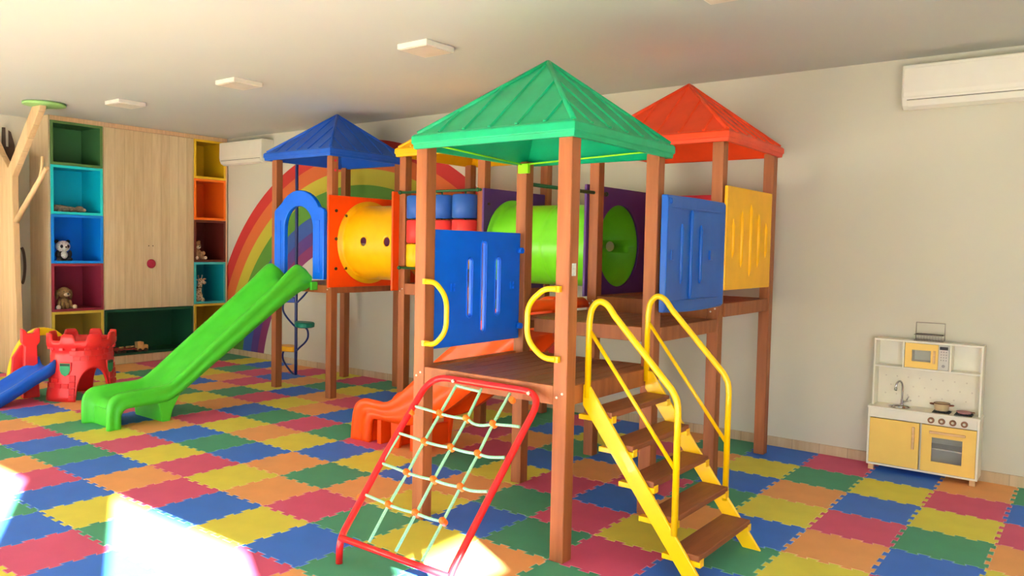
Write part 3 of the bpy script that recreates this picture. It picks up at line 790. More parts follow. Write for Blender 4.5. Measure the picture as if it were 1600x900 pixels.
b.box(-2.98,-2.94,-1.8,-1.4,0.0,0.2); b.box(-3.17,-3.12,-1.835,-1.365,0.0,0.215); b.box(-2.74,-2.70,-1.8,-1.4,0.0,0.2)
b.build('slide_foot', ORANGES, o_, bevel=0.006)
b = MB(); b.box(-3.30,-3.26,-1.80,-1.40,0.0,0.19); b.build('mouth_plate', ORANGES, o_, bevel=0.006)
b = MB(); rows = []
for i in range(9):
    a = i/8*PI*0.9
    rows.append([(-1.615+0.07*math.cos(a)-0.0, y, 1.285+0.075*math.sin(a)) for y in (-1.85,-1.4,-1.1,-0.93)] )
b.grid(rows); b.build('slide_flange', ORANGES, o_, solid=0.02)

# rope climbing net ------------------------------------------------------------
NT = empty('rope_climbing_net', (-0.95,-3.5,0), PS)
PA, PB_ = Vector((0,-3.78,0.16)), Vector((0,-3.08,0.93))
def npt(x, y): t = (y - PA.y)/(PB_.y-PA.y); return Vector((x, y, PA.z + (PB_.z-PA.z)*t))
P = [(-1.36,-3.80,0.0),(-1.35,-3.80,0.13)] + [npt(-1.40,-3.70), npt(-1.385,-3.30), npt(-1.38,-3.10)+Vector((0,0,0)), npt(-1.37,-3.065), npt(-0.53,-3.065), npt(-0.535,-3.30), npt(-0.545,-3.70)] + [(-0.545,-3.80,0.13),(-0.545,-3.80,0.0)]
P = [(-1.36,-3.80,0.0),(-1.355,-3.80,0.14), npt(-1.385,-3.40), npt(-1.38,-3.05), npt(-0.52,-3.05), npt(-0.535,-3.40), (-0.545,-3.80,0.14),(-0.545,-3.80,0.0)]
b = MB(); b.tube(fillet(P, 0.14, 8), 0.020, n=16); b.build('net_frame', RMET, NT)
b = MB(); b.tube([(-1.355,-3.795,0.145),(-0.545,-3.795,0.145)], 0.018, n=14); b.build('cross_bar', RMET, NT)
KX = [-1.150,-0.941,-0.742]; KY = [-3.215,-3.346,-3.486,-3.624]
for x, xt, xb in zip(KX, (-1.148,-0.952,-0.739), (-1.145,-0.941,-0.748)):
    P = [npt(xt,-3.072)] + [npt(x+0.004*random.uniform(-1,1), y) for y in KY] + [npt(xb,-3.775)]
    b = MB(); b.tube(smoothpath(P, 4), 0.0085, n=8); b.build('rope', ROPE, NT)
sag = {0: [(0,0.0),(0,0.0),(0.03,0.0),(0.0,0.0)], }
for j, y in enumerate(KY):
    P = [npt(-1.385,y+0.012), npt(-1.25,y+0.006), npt(KX[0],y)]
    for a, c, sg in ((0,1,0.002),(1,2,0.014 if j == 0 else 0.003)):
        for t in (0.33,0.66): P.append(npt(KX[a]+(KX[c]-KX[a])*t, y - sg))
        P.append(npt(KX[c], y))
    if j < 3: P += [npt(-0.68,y+(0.004 if j == 0 else -0.003)), npt(-0.62,y+(0.008 if j==0 else 0.002)), npt(-0.565,y+0.010)]
    b = MB(); b.tube(smoothpath(P, 5), 0.0085, n=8); b.build('rope', ROPE, NT)
b = MB(); b.tube(smoothpath([npt(-1.148,-3.076), npt(-1.05,-3.082), npt(-0.952,-3.086)], 4), 0.0085, n=8); b.build('rope', ROPE, NT)
b = MB(); b.tube(smoothpath([npt(-1.362,-3.346), npt(-1.365,-3.42), npt(-1.368,-3.486)], 4), 0.007, n=8); b.build('rope', ROPE, NT)
nn = Vector((0,-0.74,0.67))
for j, y in enumerate(KY):
    for x in KX:
        p = npt(x, y); b = MB()
        b.cyl(p - nn*0.020, p + nn*0.020, 0.019, n=16); b.ell(p + nn*0.016, (0.017,0.017,0.017), n=12, m=8)
        b.build('rope_connector', KNOT, NT, bevel=0.003)
for p in (npt(-0.70,-3.10), npt(-1.372,-3.235), npt(-1.38,-3.63)):
    b = MB(); b.cyl(p - nn*0.016, p + nn*0.016, 0.018, n=14); b.build('rope_connector', KNOT, NT, bevel=0.003)
b = MB()
for x in (-1.17,-0.60): b.cyl((x,-3.088,0.957),(x,-3.075,0.962),0.010,n=10)
b.build('screw', GREY, NT)

# stairs --------------------------------------------------------------------------
ST = empty('staircase', (0.0,-2.45,0), PS)
def stringer(y0, y1):
    dx, dz = 0.755, -0.985; L_ = math.hypot(dx, dz); nx, nz = -dz/L_*0.048, dx/L_*0.048
    a = Vector((-0.385, 0.985)); c = Vector((0.355, 0.02))
    P = [(a.x-0.0, a.y+0.02), (a.x-0.0, a.y-0.10), (c.x-0.055, 0.0), (c.x+0.055, 0.0), (a.x+0.045, a.y+0.01)]
    b = MB(); b.prism(P, 'Y', y0, y1); b.build('stringer', YMET, ST, bevel=0.004)
stringer(-2.845,-2.825); stringer(-2.085,-2.065)
TR = [(-0.205,0.828),(-0.066,0.660),(0.068,0.486),(0.200,0.318),(0.345,0.146)]
STEP = mat('plastic_wood_step', (150,86,54), 0.5, var=0.1, vscale=3, bump=0.2, bscale=26, stretch=(7,0.6,7), tint=(122,68,44))
for x, z in TR:
    b = MB(); b.box(x-0.175, x, -2.822, -2.088, z, z+0.034); b.build('tread', STEP, ST, bevel=0.005)
    for y0, y1 in ((-2.824,-2.776),(-2.136,-2.086)):
        b = MB(); b.box(x-0.218, x+0.006, y0, y1, z-0.030, z-0.001); b.box(x+0.001, x+0.006, y0, y1, z-0.001, z+0.012); b.build('tread_bracket', YMET, ST, bevel=0.003)
for y in (-2.835,-2.075):
    xo = 0.0 if y < -2.5 else -0.025
    P = [(-0.358,y,0.93),(-0.358,y,1.34)] + [(-0.30+0.058*0+ -0.058*math.cos(math.radians(a))*1.0, y, 1.40+0.10*math.sin(math.radians(a))) for a in (0,30,60,90)] 
    P = [(-0.36,y,0.93),(-0.36,y,1.36),(-0.345,y,1.44),(-0.30,y,1.485),(-0.245,y,1.47),(-0.195,y,1.41),(0.165,y,1.04),(0.195,y,0.985),(0.203,y,0.92),(0.203,y,0.26)]
    P = [(p[0]+xo*(1 if p[0] > 0 else 0.9), p[1], p[2]) for p in P]
    P2 = [P[0]] + [tuple(q) for q in smoothpath(P[1:6], 5)] + [tuple(q) for q in smoothpath(P[6:9], 4)] + [P[9]]
    b = MB(); b.tube(P2, 0.0185, n=16); b.build('handrail', YMET, ST)
    b = MB(); b.tube([(-0.352+xo,y,1.315),(0.198+xo,y,0.615)], 0.0115, n=12); b.build('middle_rail', YMET, ST)

# spiral step climber ---------------------------------------------------------------
SP = empty('spiral_climber', (-6.607,-0.104,0), PS)
cx, cy = -6.607, -0.104
b = MB(); b.tube([tuple(p) for p in smoothpath([(cx,cy,0.02),(cx,cy,1.2),(cx,cy,2.4),(cx,cy,2.80),(cx+0.03,cy,2.90),(cx+0.12,cy,2.93),(cx+0.42,cy,2.93)], 5)], 0.021, n=14)
b.build('pole', NAVY, SP)
def step(z, ang, m, name='step'):
    u = Vector((math.cos(ang), math.sin(ang), 0)); v = Vector((-u.y, u.x, 0)); c0 = Vector((cx,cy,z))
    P = []
    for a in range(0, 360, 15):
        r = math.radians(a); k = 0.21 + 0.185*math.cos(r); wv = 0.135*math.sin(r)*(0.8+0.35*math.cos(r))
        P.append(c0 + u*(k) + v*wv)
    rows = [[p + Vector((0,0,dz)) + (c0 + u*0.19 - p)*(-k2) for p in P] for dz, k2 in ((-0.045,-0.18),(-0.034,-0.02),(0.014,0.0),(0.026,-0.08))]
    b = MB(); b.grid(rows, closev=True, capu=True, smooth=False); b.build('step', m, SP, bevel=0.004)
def swoop(z0, ang0, z1, side=1):
    u = Vector((math.cos(ang0), math.sin(ang0), 0)); c0 = Vector((cx,cy,0))
    P = [c0+u*0.24+Vector((0,0,z0-0.04)), c0+u*0.335+Vector((0,0,z0-0.07)), c0+u*0.352+Vector((0,0,z0-0.16)), c0+u*0.27+Vector((0,0,z0-0.24)), c0+u*0.10+Vector((0,0,z0-0.33)), c0+Vector((0,0,z1))]
    b = MB(); b.tube(smoothpath(P, 5), 0.013, n=10); b.build('step_support', NAVY, SP)
A0 = math.radians(172); A1 = math.radians(-12)
step(1.03, A0, mat('blue_step_plastic', (30,72,170), 0.4)); step(0.725, A1, mat('teal_step_plastic', (10,130,104), 0.4)); step(0.365, A0, mat('amber_step_plastic', (246,180,20), 0.4))
swoop(1.03, A0, 0.66); swoop(0.725, A1, 0.335); swoop(0.365, A0, 0.03)
b = MB(); b.tube(smoothpath([(cx,cy,0.98),(cx+0.18,cy-0.02,1.09),(cx+0.40,cy-0.04,1.25)], 5), 0.013, n=10); b.build('step_support', NAVY, SP)
b = MB(); b.box(cx-0.37,cx-0.2,cy-0.01,cy+0.01,0.185,0.195); b.bm.free()

# ------------------------------------------------------------------ built-in shelving wall
CAB = empty('shelving_unit', (-9.2,-0.7,0))
tag(CAB, 'built-in pale oak wall unit with coloured open cubbies and plain door', 'wall unit')
XF, XBk = -9.2, -9.79
LY = [-2.105,-2.082,-1.402,-0.052,-0.030,0.628,0.545]
ytop = ZC-0.004
b = MB()
b.box(XBk,XF,-2.105,-2.082,0.0,ytop)                 # side panel
b.box(XBk,XF-0.002,-1.404,-1.392,0.13,ytop); b.box(XBk,XF-0.002,-0.056,-0.038,0.13,ytop)
b.build('side_panel', LWOODX, CAB, bevel=0.002)
b = MB(); b.box(XBk,XF,-2.082,0.53,3.345,ytop); b.build('top_rail', LEDGE, CAB, bevel=0.002)
b = MB(); b.box(XBk,XF-0.004,-2.082,0.53,0.0,0.118); b.build('plinth', LWOOD, CAB, bevel=0.002)
def cubby(y0, y1, z0, z1, col, fr, name='cubby'):
    c = mat('cubby_lacquer_%d_%d_%d' % col, col, 0.45, var=0.05, vscale=2)
    b = MB(); t = 0.022
    b.box(XBk,XF+0.004,y0,y1,z0,z0+t); b.box(XBk,XF+0.004,y0,y1,z1-t,z1); b.box(XBk,XF+0.004,y0,y0+t,z0+t,z1-t); b.box(XBk,XF+0.004,y1-t,y1,z0+t,z1-t); b.box(XBk,XBk+0.012,y0+t,y1-t,z0+t,z1-t)
    o = b.build(name, c, CAB, bevel=0.002)
    b = MB(); f = 0.034; x0, x1 = XF+0.003, XF+0.010
    b.box(x0,x1,y0,y1,z0,z0+f); b.box(x0,x1,y0,y1,z1-f,z1); b.box(x0,x1,y0,y0+f,z0+f,z1-f); b.box(x0,x1,y1-f,y1,z0+f,z1-f)
    b.build('front_frame', mat('cubby_edge_%d_%d_%d' % fr, fr, 0.4), o, bevel=0.001)
    return o
# column on the tree side, top to bottom
for z0, z1, c_, f_ in ((2.762,3.342,(62,112,66),(88,120,66)), (2.106,2.758,(0,186,214),(40,214,222)), (1.447,2.102,(0,122,222),(24,132,226)), (0.797,1.443,(136,40,62),(140,48,62)), (0.122,0.793,(176,150,60),(214,188,76))):
    cubby(-2.080,-1.405,z0,z1,c_,f_)
for z0, z1, c_, f_ in ((2.747,3.342,(206,166,20),(236,190,40)), (2.112,2.743,(226,96,20),(248,120,30)), (1.462,2.108,(96,36,26),(98,44,34)), (0.812,1.458,(10,142,158),(72,176,182)), (0.122,0.808,(190,150,30),(224,186,70))):
    cubby(-0.037,0.500,z0,z1,c_,f_)
cubby(-1.391,-0.057,0.122,0.782,(30,84,60),(34,80,56))
b = MB(); b.box(XF-0.018,XF+0.006,0.502,0.53,0.118,3.345); b.build('filler_strip', LEDGE, CAB, bevel=0.001)
b = MB(); b.box(XBk+0.3,XF+0.006,-1.389,-0.060,0.790,3.340); dr = b.build('door', LWOOD, CAB, bevel=0.003)
b = MB(); b.lathe([(0.02,0.0),(0.062,0.0),(0.066,0.004),(0.066,0.010),(0.060,0.014),(0.02,0.014)], (XF+0.0065,-0.718,1.438), axis='X', n=36); b.build('round_pull', mat('crimson_lacquer', (158,36,58), 0.4), dr)
b = MB()
for yy in (-0.752,-0.69): b.cyl((XF+0.004,yy,1.70),(XF+0.009,yy,1.70),0.008,n=12)
b.build('screw_hole', BOLT, dr)

# ------------------------------------------------------------------ soft toys
def plush_mat(n, c, c2=None): return mat(n, c, 0.95, var=0.2, vscale=40, bump=0.9, bscale=130, tint=c2)
def eyes(parent, pts, r=0.007):
    b = MB()
    for p in pts: b.ell(p, (r,r,r), n=10, m=6)
    b.build('eyes', BLACK, parent)
def lerpM(rz): return Matrix.Rotation(rz, 3, 'Z')
# panda (blue cubby)
px, py, pz = -9.30,-1.895,1.470
T = empty('toy_panda', (px,py,pz)); tag(T, 'black and white toy panda sitting in the bright blue cubby', 'soft toy', 'soft toys in the cubbies')
PBk, PWh = plush_mat('black_plush', (30,28,30)), plush_mat('white_plush', (238,236,230))
b = MB(); b.ell((px,py,pz+0.075),(0.07,0.075,0.085)); 
for s in (-1,1): b.ell((px+0.06,py+s*0.065,pz+0.03),(0.05,0.032,0.032)); b.ell((px+0.035,py+s*0.078,pz+0.10),(0.03,0.026,0.055))
b.build('body', PBk, T, remesh=0.006)
b = MB(); b.ell((px+0.048,py,pz+0.088),(0.032,0.045,0.055)); b.build('belly', PWh, T)
b = MB(); b.ell((px+0.01,py,pz+0.205),(0.075,0.092,0.078)); b.ell((px+0.072,py+0.004,pz+0.188),(0.026,0.032,0.024)); hd = b.build('head', PWh, T, remesh=0.006)
b = MB(); 
for s in (-1,1): b.ell((px-0.005,py+s*0.072,pz+0.268),(0.018,0.028,0.026)); b.ell((px+0.072,py+s*0.040,pz+0.205),(0.014,0.019,0.024))
b.ell((px+0.098,py+0.004,pz+0.196),(0.008,0.013,0.009)); b.build('ears_and_eye_patches', PBk, hd)
# brown dog (burgundy cubby)
px, py, pz = -9.30,-1.885,0.820
T = empty('toy_dog', (px,py,pz)); tag(T, 'brown plush puppy sitting in the burgundy cubby', 'soft toy', 'soft toys in the cubbies')
BR = plush_mat('brown_plush', (150,112,72), (118,86,54)); CR = plush_mat('cream_plush', (214,190,160))
b = MB(); b.ell((px,py,pz+0.085),(0.065,0.075,0.09))
for s in (-1,1): b.ell((px+0.03,py+s*0.07,pz+0.07),(0.028,0.026,0.062)); b.ell((px+0.045,py+s*0.095,pz+0.03),(0.05,0.03,0.03))
b.ell((px+0.055,py-0.03,pz+0.05),(0.022,0.02,0.05)); b.ell((px+0.055,py+0.03,pz+0.05),(0.022,0.02,0.05))
b.build('body', BR, T, remesh=0.006)
b = MB(); b.ell((px+0.01,py,pz+0.225),(0.075,0.085,0.078)); hd = b.build('head', BR, T)
b = MB(); b.ell((px+0.075,py+0.01,pz+0.205),(0.03,0.042,0.028)); b.build('muzzle', CR, hd)
for s in (-1,1):
    b = MB(); b.ell((px+0.0,py+s*0.088,pz+0.20),(0.032,0.022,0.068)); b.build('ear', plush_mat('dark_brown_plush', (116,82,52)), hd)
b = MB(); b.ell((px+0.104,py+0.012,pz+0.213),(0.009,0.014,0.010)); b.build('nose', BLACK, hd)
eyes(hd, [(px+0.076,py-0.028,pz+0.245),(px+0.076,py+0.040,pz+0.245)])
b = MB()
for s in (-1,1): b.ell((px+0.092,py+s*0.105,pz+0.034),(0.018,0.030,0.032))
b.build('feet', CR, T)
# teddy bear (brown cubby)
px, py, pz = -9.30,0.055,1.486
T = empty('toy_bear', (px,py,pz)); tag(T, 'tan teddy bear leaning in the dark brown cubby', 'soft toy', 'soft toys in the cubbies')
TN = plush_mat('tan_plush', (170,128,92), (138,100,70))
b = MB(); b.ell((px,py+0.01,pz+0.088),(0.07,0.085,0.092))
for s in (-1,1): b.ell((px+0.05,py+0.02+s*0.07,pz+0.035),(0.06,0.032,0.034)); b.ell((px+0.045,py+0.02+s*0.075,pz+0.11),(0.045,0.025,0.035))
b.build('body', TN, T, remesh=0.006)
b = MB(); b.ell((px+0.015,py-0.01,pz+0.225),(0.068,0.078,0.066)); 
for s in (-1,1): b.ell((px+0.0,py-0.01+s*0.062,pz+0.282),(0.016,0.026,0.026))
hd = b.build('head', TN, T, remesh=0.006)
b = MB(); b.ell((px+0.075,py,pz+0.205),(0.028,0.036,0.026)); b.build('muzzle', CR, hd)
b = MB(); b.ell((px+0.102,py,pz+0.214),(0.008,0.012,0.008)); b.build('nose', BLACK, hd)
eyes(hd, [(px+0.076,py-0.035,pz+0.238),(px+0.076,py+0.025,pz+0.238)], 0.006)
b = MB(); b.ell((px+0.105,py+0.10,pz+0.04),(0.014,0.026,0.026)); b.ell((px+0.105,py-0.045,pz+0.04),(0.014,0.026,0.026)); b.build('feet', CR, T)
# giraffe (teal cubby)
px, py, pz = -9.30,0.085,0.836
T = empty('toy_giraffe', (px,py,pz)); tag(T, 'spotted plush giraffe sitting in the teal cubby', 'soft toy', 'soft toys in the cubbies')
def giraffe_mat():
    m = mat('giraffe_plush', (214,190,160), 0.95, bump=0.9, bscale=130)
    nt = m.node_tree; N = nt.nodes; L = nt.links
    v = N.new('ShaderNodeTexVoronoi'); v.feature = 'DISTANCE_TO_EDGE'; v.inputs['Scale'].default_value = 26
    tc = [n for n in N if n.type == 'TEX_COORD'][0]; L.new(tc.outputs['Object'], v.inputs['Vector'])
    r = N.new('ShaderNodeValToRGB'); r.color_ramp.interpolation = 'CONSTANT'; r.color_ramp.elements[0].color = rgb((222,200,170)); r.color_ramp.elements[1].position = 0.13; r.color_ramp.elements[1].color = rgb((158,128,100))
    L.new(v.outputs['Distance'], r.inputs['Fac']); L.new(r.outputs['Color'], N['Principled BSDF'].inputs['Base Color'])
    return m
GM = giraffe_mat()
b = MB(); b.ell((px,py-0.02,pz+0.085),(0.058,0.078,0.088)); b.tube([(px,py,pz+0.10),(px+0.005,py+0.02,pz+0.20),(px+0.01,py+0.035,pz+0.30)], 0.035, n=16, rr=[0.058,0.038,0.034])
for s in (-1,1): b.ell((px+0.05,py+s*0.055,pz+0.035),(0.028,0.03,0.035)); b.ell((px+0.03,py+s*0.04,pz+0.09),(0.024,0.02,0.062))
b.build('body', GM, T, remesh=0.006)
b = MB(); b.ell((px+0.02,py+0.045,pz+0.325),(0.045,0.05,0.045)); b.ell((px+0.05,py+0.075,pz+0.300),(0.032,0.036,0.028)); hd = b.build('head', GM, T, remesh=0.006)
b = MB()
for s in (-1,1): b.tube([(px+0.01,py+0.035+s*0.022,pz+0.36),(px+0.012,py+0.035+s*0.030,pz+0.405)], 0.006, n=8); b.ell((px+0.012,py+0.035+s*0.031,pz+0.408),(0.012,0.012,0.012),n=10,m=6)
b.ell((px+0.0,py-0.02,pz+0.345),(0.01,0.028,0.012)); b.ell((px+0.0,py+0.115,pz+0.355),(0.01,0.030,0.012))
b.build('horns_and_ears', CR, hd); eyes(hd, [(px+0.062,py+0.03,pz+0.335),(px+0.045,py+0.085,pz+0.335)], 0.006)
b = MB(); b.tube([(px+0.005+0.040*math.cos(a*PI/8), py+0.025+0.040*math.sin(a*PI/8), pz+0.225) for a in range(16)], 0.006, n=6, closed=True); b.build('collar', PBk, T)
# crocodile-like long grey toy lying in the cyan cubby
px, py, pz = -9.30,-1.86,2.130
T = empty('toy_crocodile', (px,py,pz)); tag(T, 'long grey brown toy animal lying flat in the cyan cubby', 'soft toy', 'soft toys in the cubbies')
GR = plush_mat('grey_brown_plush', (138,124,104), (94,84,72))
P = [(px,py-0.19,pz+0.045),(px,py-0.12,pz+0.055),(px,py-0.02,pz+0.052),(px,py+0.08,pz+0.05),(px,py+0.17,pz+0.042)]
b = MB(); b.tube(smoothpath(P, 5), 0.04, n=14, rr=[0.024+0.028*math.sin(PI*min(1,i/14)) if i < 8 else 0.052-0.0022*(i-8) for i in range(21)])
for yy in (-0.09,0.06): b.ell((px+0.045,py+yy,pz+0.022),(0.035,0.022,0.022))
b.build('body', GR, T, remesh=0.006)
b = MB(); b.ell((px+0.005,py+0.185,pz+0.055),(0.045,0.06,0.045)); hd = b.build('head', GR, T)
b = MB(); b.ell((px+0.02,py+0.235,pz+0.045),(0.03,0.03,0.025)); b.build('muzzle', CR, hd)
# toy truck (dark green cubby)
px, py, pz = -9.26,-0.99,0.145
T = empty('toy_truck', (px,py,pz)); tag(T, 'small wooden toy truck with flat trailer in the long green cubby', 'toy vehicle')
TW = mat('toy_raw_wood', (196,156,96), 0.6, var=0.2); TR_ = mat('toy_dark_red', (150,50,44), 0.5)
b = MB(); b.box(px-0.05,px+0.05,py+0.08,py+0.17,pz+0.03,pz+0.15); b.box(px-0.04,px+0.04,py+0.17,py+0.24,pz+0.03,pz+0.10); b.build('cab', TW, T, bevel=0.006)
b = MB(); b.box(px-0.04,px+0.04,py-0.24,py+0.07,pz+0.045,pz+0.062); b.box(px-0.045,px-0.035,py-0.24,py+0.07,pz+0.062,pz+0.085); b.build('trailer', TR_, T, bevel=0.003)
b = MB()
for yy in (-0.14,-0.04,0.02): b.cyl((px-0.02,py+yy-0.02,pz+0.08),(px-0.02,py+yy+0.04,pz+0.08),0.016,n=12)
b.build('logs', TW, T)
for yy in (-0.19,-0.12,0.11,0.2):
    b = MB(); b.cyl((px+0.035,py+yy,pz+0.029),(px+0.055,py+yy,pz+0.029),0.027,n=18); b.cyl((px-0.055,py+yy,pz+0.029),(px-0.035,py+yy,pz+0.029),0.027,n=18); b.build('wheel', BOLT, T)

# ------------------------------------------------------------------ wooden tree
TRE = empty('wooden_tree', (-9.3,-2.52,0)); tag(TRE, 'flat cut-out wooden tree of pale boards beside the shelving wall, touching ceiling', 'decorative tree')
TB = wood_planks('tree_boards', (226,194,148), (204,168,122), 0.16, 'X')
P = [(-9.76,0.0),(-9.03,0.0),(-9.04,0.24),(-9.062,0.90),(-9.10,1.55),(-9.13,2.20),(-9.13,2.56),(-8.31,3.33),(-8.29,3.378),(-8.49,3.378),(-8.52,3.38),(-9.267,2.67),(-9.50,2.86),(-9.76,3.12)]
b = MB(); b.prism(P, 'Y', -2.56, -2.485); b.build('trunk', TB, TRE, bevel=0.008)
b = MB(); b.tube([(-9.12,-2.52,1.994),(-8.67,-2.52,2.31),(-8.22,-2.52,2.627)], 0.030, n=12, rr=[0.036,0.032,0.026]); b.build('branch', mat('turned_branch_wood', (226,190,140), 0.55, var=0.1), TRE)
b = MB(); b.tube([(-8.42,-2.52,2.50),(-8.36,-2.52,2.62),(-8.335,-2.52,2.77)], 0.014, n=10, rr=[0.020,0.018,0.014]); b.build('twig', MATS['turned_branch_wood'], TRE)
b = MB(); b.lathe([(0.05,-0.03),(0.225,-0.03),(0.232,-0.024),(0.232,0.0),(0.05,0.0)], (-8.32,-2.50,ZC-0.006), n=48)
b.build('leaf_disc', mat('leaf_green_lacquer', (150,196,120), 0.5), TRE)
# brown silhouette painted board on the white wall beyond the tree
def silhouette(name, P, x=-9.79):
    b = MB(); b.prism(P, 'X', x, x+0.012); return b.build(name, mat('dark_brown_board', (70,52,44), 0.6), bevel=0.002)

# ------------------------------------------------------------------ toy castle with its slide
CS = empty('toy_castle', (-7.2,-2.6,0)); tag(CS, 'red plastic toy castle with arched doorway, blue slide and yellow arch rail', 'play castle')
RC = mat('castle_red_plastic', (226,44,44), 0.34, var=0.06)
ccx, ccy = -7.197,-2.581
def castle_wall():
    b = MB(); n = 120; cols = []
    AR = [(math.radians(-3), math.radians(32), 0.36), (math.radians(112), math.radians(25), 0.33)]
    WN = (math.radians(-56), math.radians(38))
    def wrap(a): return (a + PI) % (2*PI) - PI
    def rad(a, z):
        r = 0.352 - 0.045*min(1, z/0.55)
        r += 0.012*max(0, min(1, (0.13-z)/0.01))
        r += 0.048*max(0, min(1, (z-0.565)/0.03))
        return r*(1 - 0.05*(1-math.cos(4*a+0.3))*0.5)
    lv = 17
    for k in range(n):
        a = 2*PI*k/n; h0 = 0.0
        for c0, hw, hh in AR:
            d = wrap(a - c0)
            if abs(d) < hw: h0 = hh*math.sqrt(max(0, 1 - (d/hw)**2))**0.8
        cr = 0.5 + 0.5*math.cos(a*8 + 0.6); top = 0.665 + 0.075*min(1, max(0, (cr-0.35)/0.25))
        o_r, i_r = [], []
        for j in range(lv):
            t = j/(lv-1); z = h0 + (top-h0)*t
            r = rad(a, z)
            o_r.append((ccx + r*math.cos(a), ccy + r*math.sin(a), z)); i_r.append((ccx + (r-0.028)*math.cos(a), ccy + (r-0.028)*math.sin(a), z))
        cols.append(o_r + i_r[::-1])
    b.grid(cols, closeu=True, closev=True)
    o = b.build('castle_wall', RC, CS)
    for p in o.data.polygons: p.use_smooth = True
    b = MB()
    def blk(a, z, w, h, d=0.006, r0=None):
        r = rad(a, z) if r0 is None else r0
        M = Matrix.Translation((ccx, ccy, 0)) @ Matrix.Rotation(a, 4, 'Z')
        b.box(r-0.012, r+d, -w/2, w/2, z, z+h, M=M)
    for i, z in enumerate([0.145+0.06*q for q in range(7)]):
        for k in range(26):
            a = 2*PI*(k + 0.5*(i % 2))/26
            bad = any(abs(wrap(a-c0)) < hw + 0.16 and z < hh+0.08 for c0, hw, hh in AR) or any(abs(wrap(a-w)) < 0.24 and 0.22 < z+0.03 < 0.50 for w in WN)
            if not bad and random.random() < 0.6: blk(a, z, 0.072, 0.050, 0.005)
    for k in range(16):
        a = 2*PI*(k+0.3)/16; blk(a, 0.560, 0.045, 0.028, 0.016, r0=0.325)
    for c0, hw, hh in AR[:1]:
        for s in (-1, 1):
            for z in (0.015,0.085,0.155,0.225): blk(c0 + s*(hw+0.12), z, 0.06, 0.062, 0.012)
    b.build('brick_pattern', RC, o, bevel=0.003, seg=1)
    return o
cw = castle_wall()
def shield(a, z):
    M = Matrix.Translation((ccx, ccy, 0)) @ Matrix.Rotation(a, 4, 'Z'); r = (0.352 - 0.045*z/0.55)*(1 - 0.05*(1-math.cos(4*a+0.3))*0.5)
    P = [(-0.058, z+0.075), (-0.058, z), (-0.04, z-0.045), (0, z-0.068), (0.04, z-0.045), (0.058, z), (0.058, z+0.075)]
    b = MB(); b.prism([(x*1.16, (q-z)*1.12+z) for x, q in P], 'X', r-0.03, r+0.006, M=M); b.build('window_frame', RC, cw, bevel=0.003)
    b = MB(); b.prism(P, 'X', r-0.03, r+0.011, M=M); b.build('window_shutter', mat('shutter_green', (20,150,92), 0.4), cw, bevel=0.003)
    b = MB(); b.prism([(-0.052,z+0.045),(0.052,z+0.045),(0.052,z+0.07),(-0.052,z+0.07)], 'X', r+0.005, r+0.013, M=M); b.build('window_gap', mat('deep_green_recess', (14,60,44), 0.6), cw)
shield(math.radians(-56), 0.345); shield(math.radians(38), 0.345)
# ladder stand, yellow arch, blue slide
M = Matrix.Translation((-7.53,-2.99,0)) @ Matrix.Rotation(math.radians(-10), 4, 'Z')
P = [(-0.085,0.0),(0.085,0.0),(0.07,0.25),(0.06,0.58),(0.09,0.62),(0.09,0.78),(0.05,0.76),(0.03,0.72),(-0.03,0.72),(-0.05,0.76),(-0.09,0.78),(-0.09,0.62),(-0.06,0.58),(-0.07,0.25)]
b = MB(); b.prism(P, 'X', -0.045, 0.045, M=M)
b.build('ladder_stand', RC, CS, bevel=0.012, seg=3)
b = MB(); M2 = Matrix.Translation((-7.72,-3.02,0)) @ Matrix.Rotation(math.radians(-10), 4, 'Z')
b.prism([(-0.10,0.0),(0.10,0.0),(0.10,0.60),(0.0,0.57),(-0.08,0.44)], 'X', -0.03, 0.03, M=M2); b.build('ladder_side', RC, CS, bevel=0.01)
b = MB(); rows = []
PT = [(-3.08,0.0),(-3.065,0.20),(-3.03,0.38),(-2.96,0.55),(-2.87,0.655),(-2.75,0.70),(-2.62,0.66),(-2.52,0.55),(-2.46,0.38),(-2.44,0.0)]
PT = smoothpath([(p[0], p[1]) for p in PT], 4)
for i, p in enumerate(PT):
    t = (PT[min(i+1,len(PT)-1)] - PT[max(i-1,0)]).normalized(); nn_ = Vector((-t.y, t.x))
    a_, c_ = p + nn_*0.045, p - nn_*0.045
    rows.append([(-7.80,a_.x,a_.y),(-7.80,c_.x,c_.y),(-7.88,c_.x,c_.y),(-7.88,a_.x,a_.y)])
b.grid(rows, closev=True, capu=True, smooth=False)
b.build('arch_rail', mat('castle_yellow_plastic', (246,214,30), 0.36), CS, bevel=0.01)
bs = MB(); rows = []
A_, B_ = Vector((-7.33,-2.90,0.37)), Vector((-7.30,-3.62,-0.045)); d = (B_-A_); dh = Vector((d.x,d.y,0)).normalized(); sd_ = Vector((-dh.y, dh.x, 0))
for t, dz in ((0,0.0),(0.08,-0.01),(0.3,0.0),(0.6,0.0),(0.85,0.015),(0.95,0.07),(1.0,0.11)):
    p = A_ + d*t + Vector((0,0,dz)); w = 0.20
    row = []
    for q, zz in ((-w,-0.055),(-w-0.01,0.05),(-w+0.0,0.085),(-w+0.03,0.085),(-w+0.045,0.04),(-w+0.09,0.0),(0,-0.01),(w-0.09,0.0),(w-0.045,0.04),(w-0.03,0.085),(w,0.085),(w+0.01,0.05),(w,-0.055),(w-0.06,-0.045),(0,-0.04),(-w+0.06,-0.045)):
        row.append(p + sd_*q + Vector((0,0,zz)))
    rows.append(row)
bs.grid(rows, closev=True, capu=True); bs.build('slide_chute', mat('castle_blue_plastic', (24,96,214), 0.3), CS)

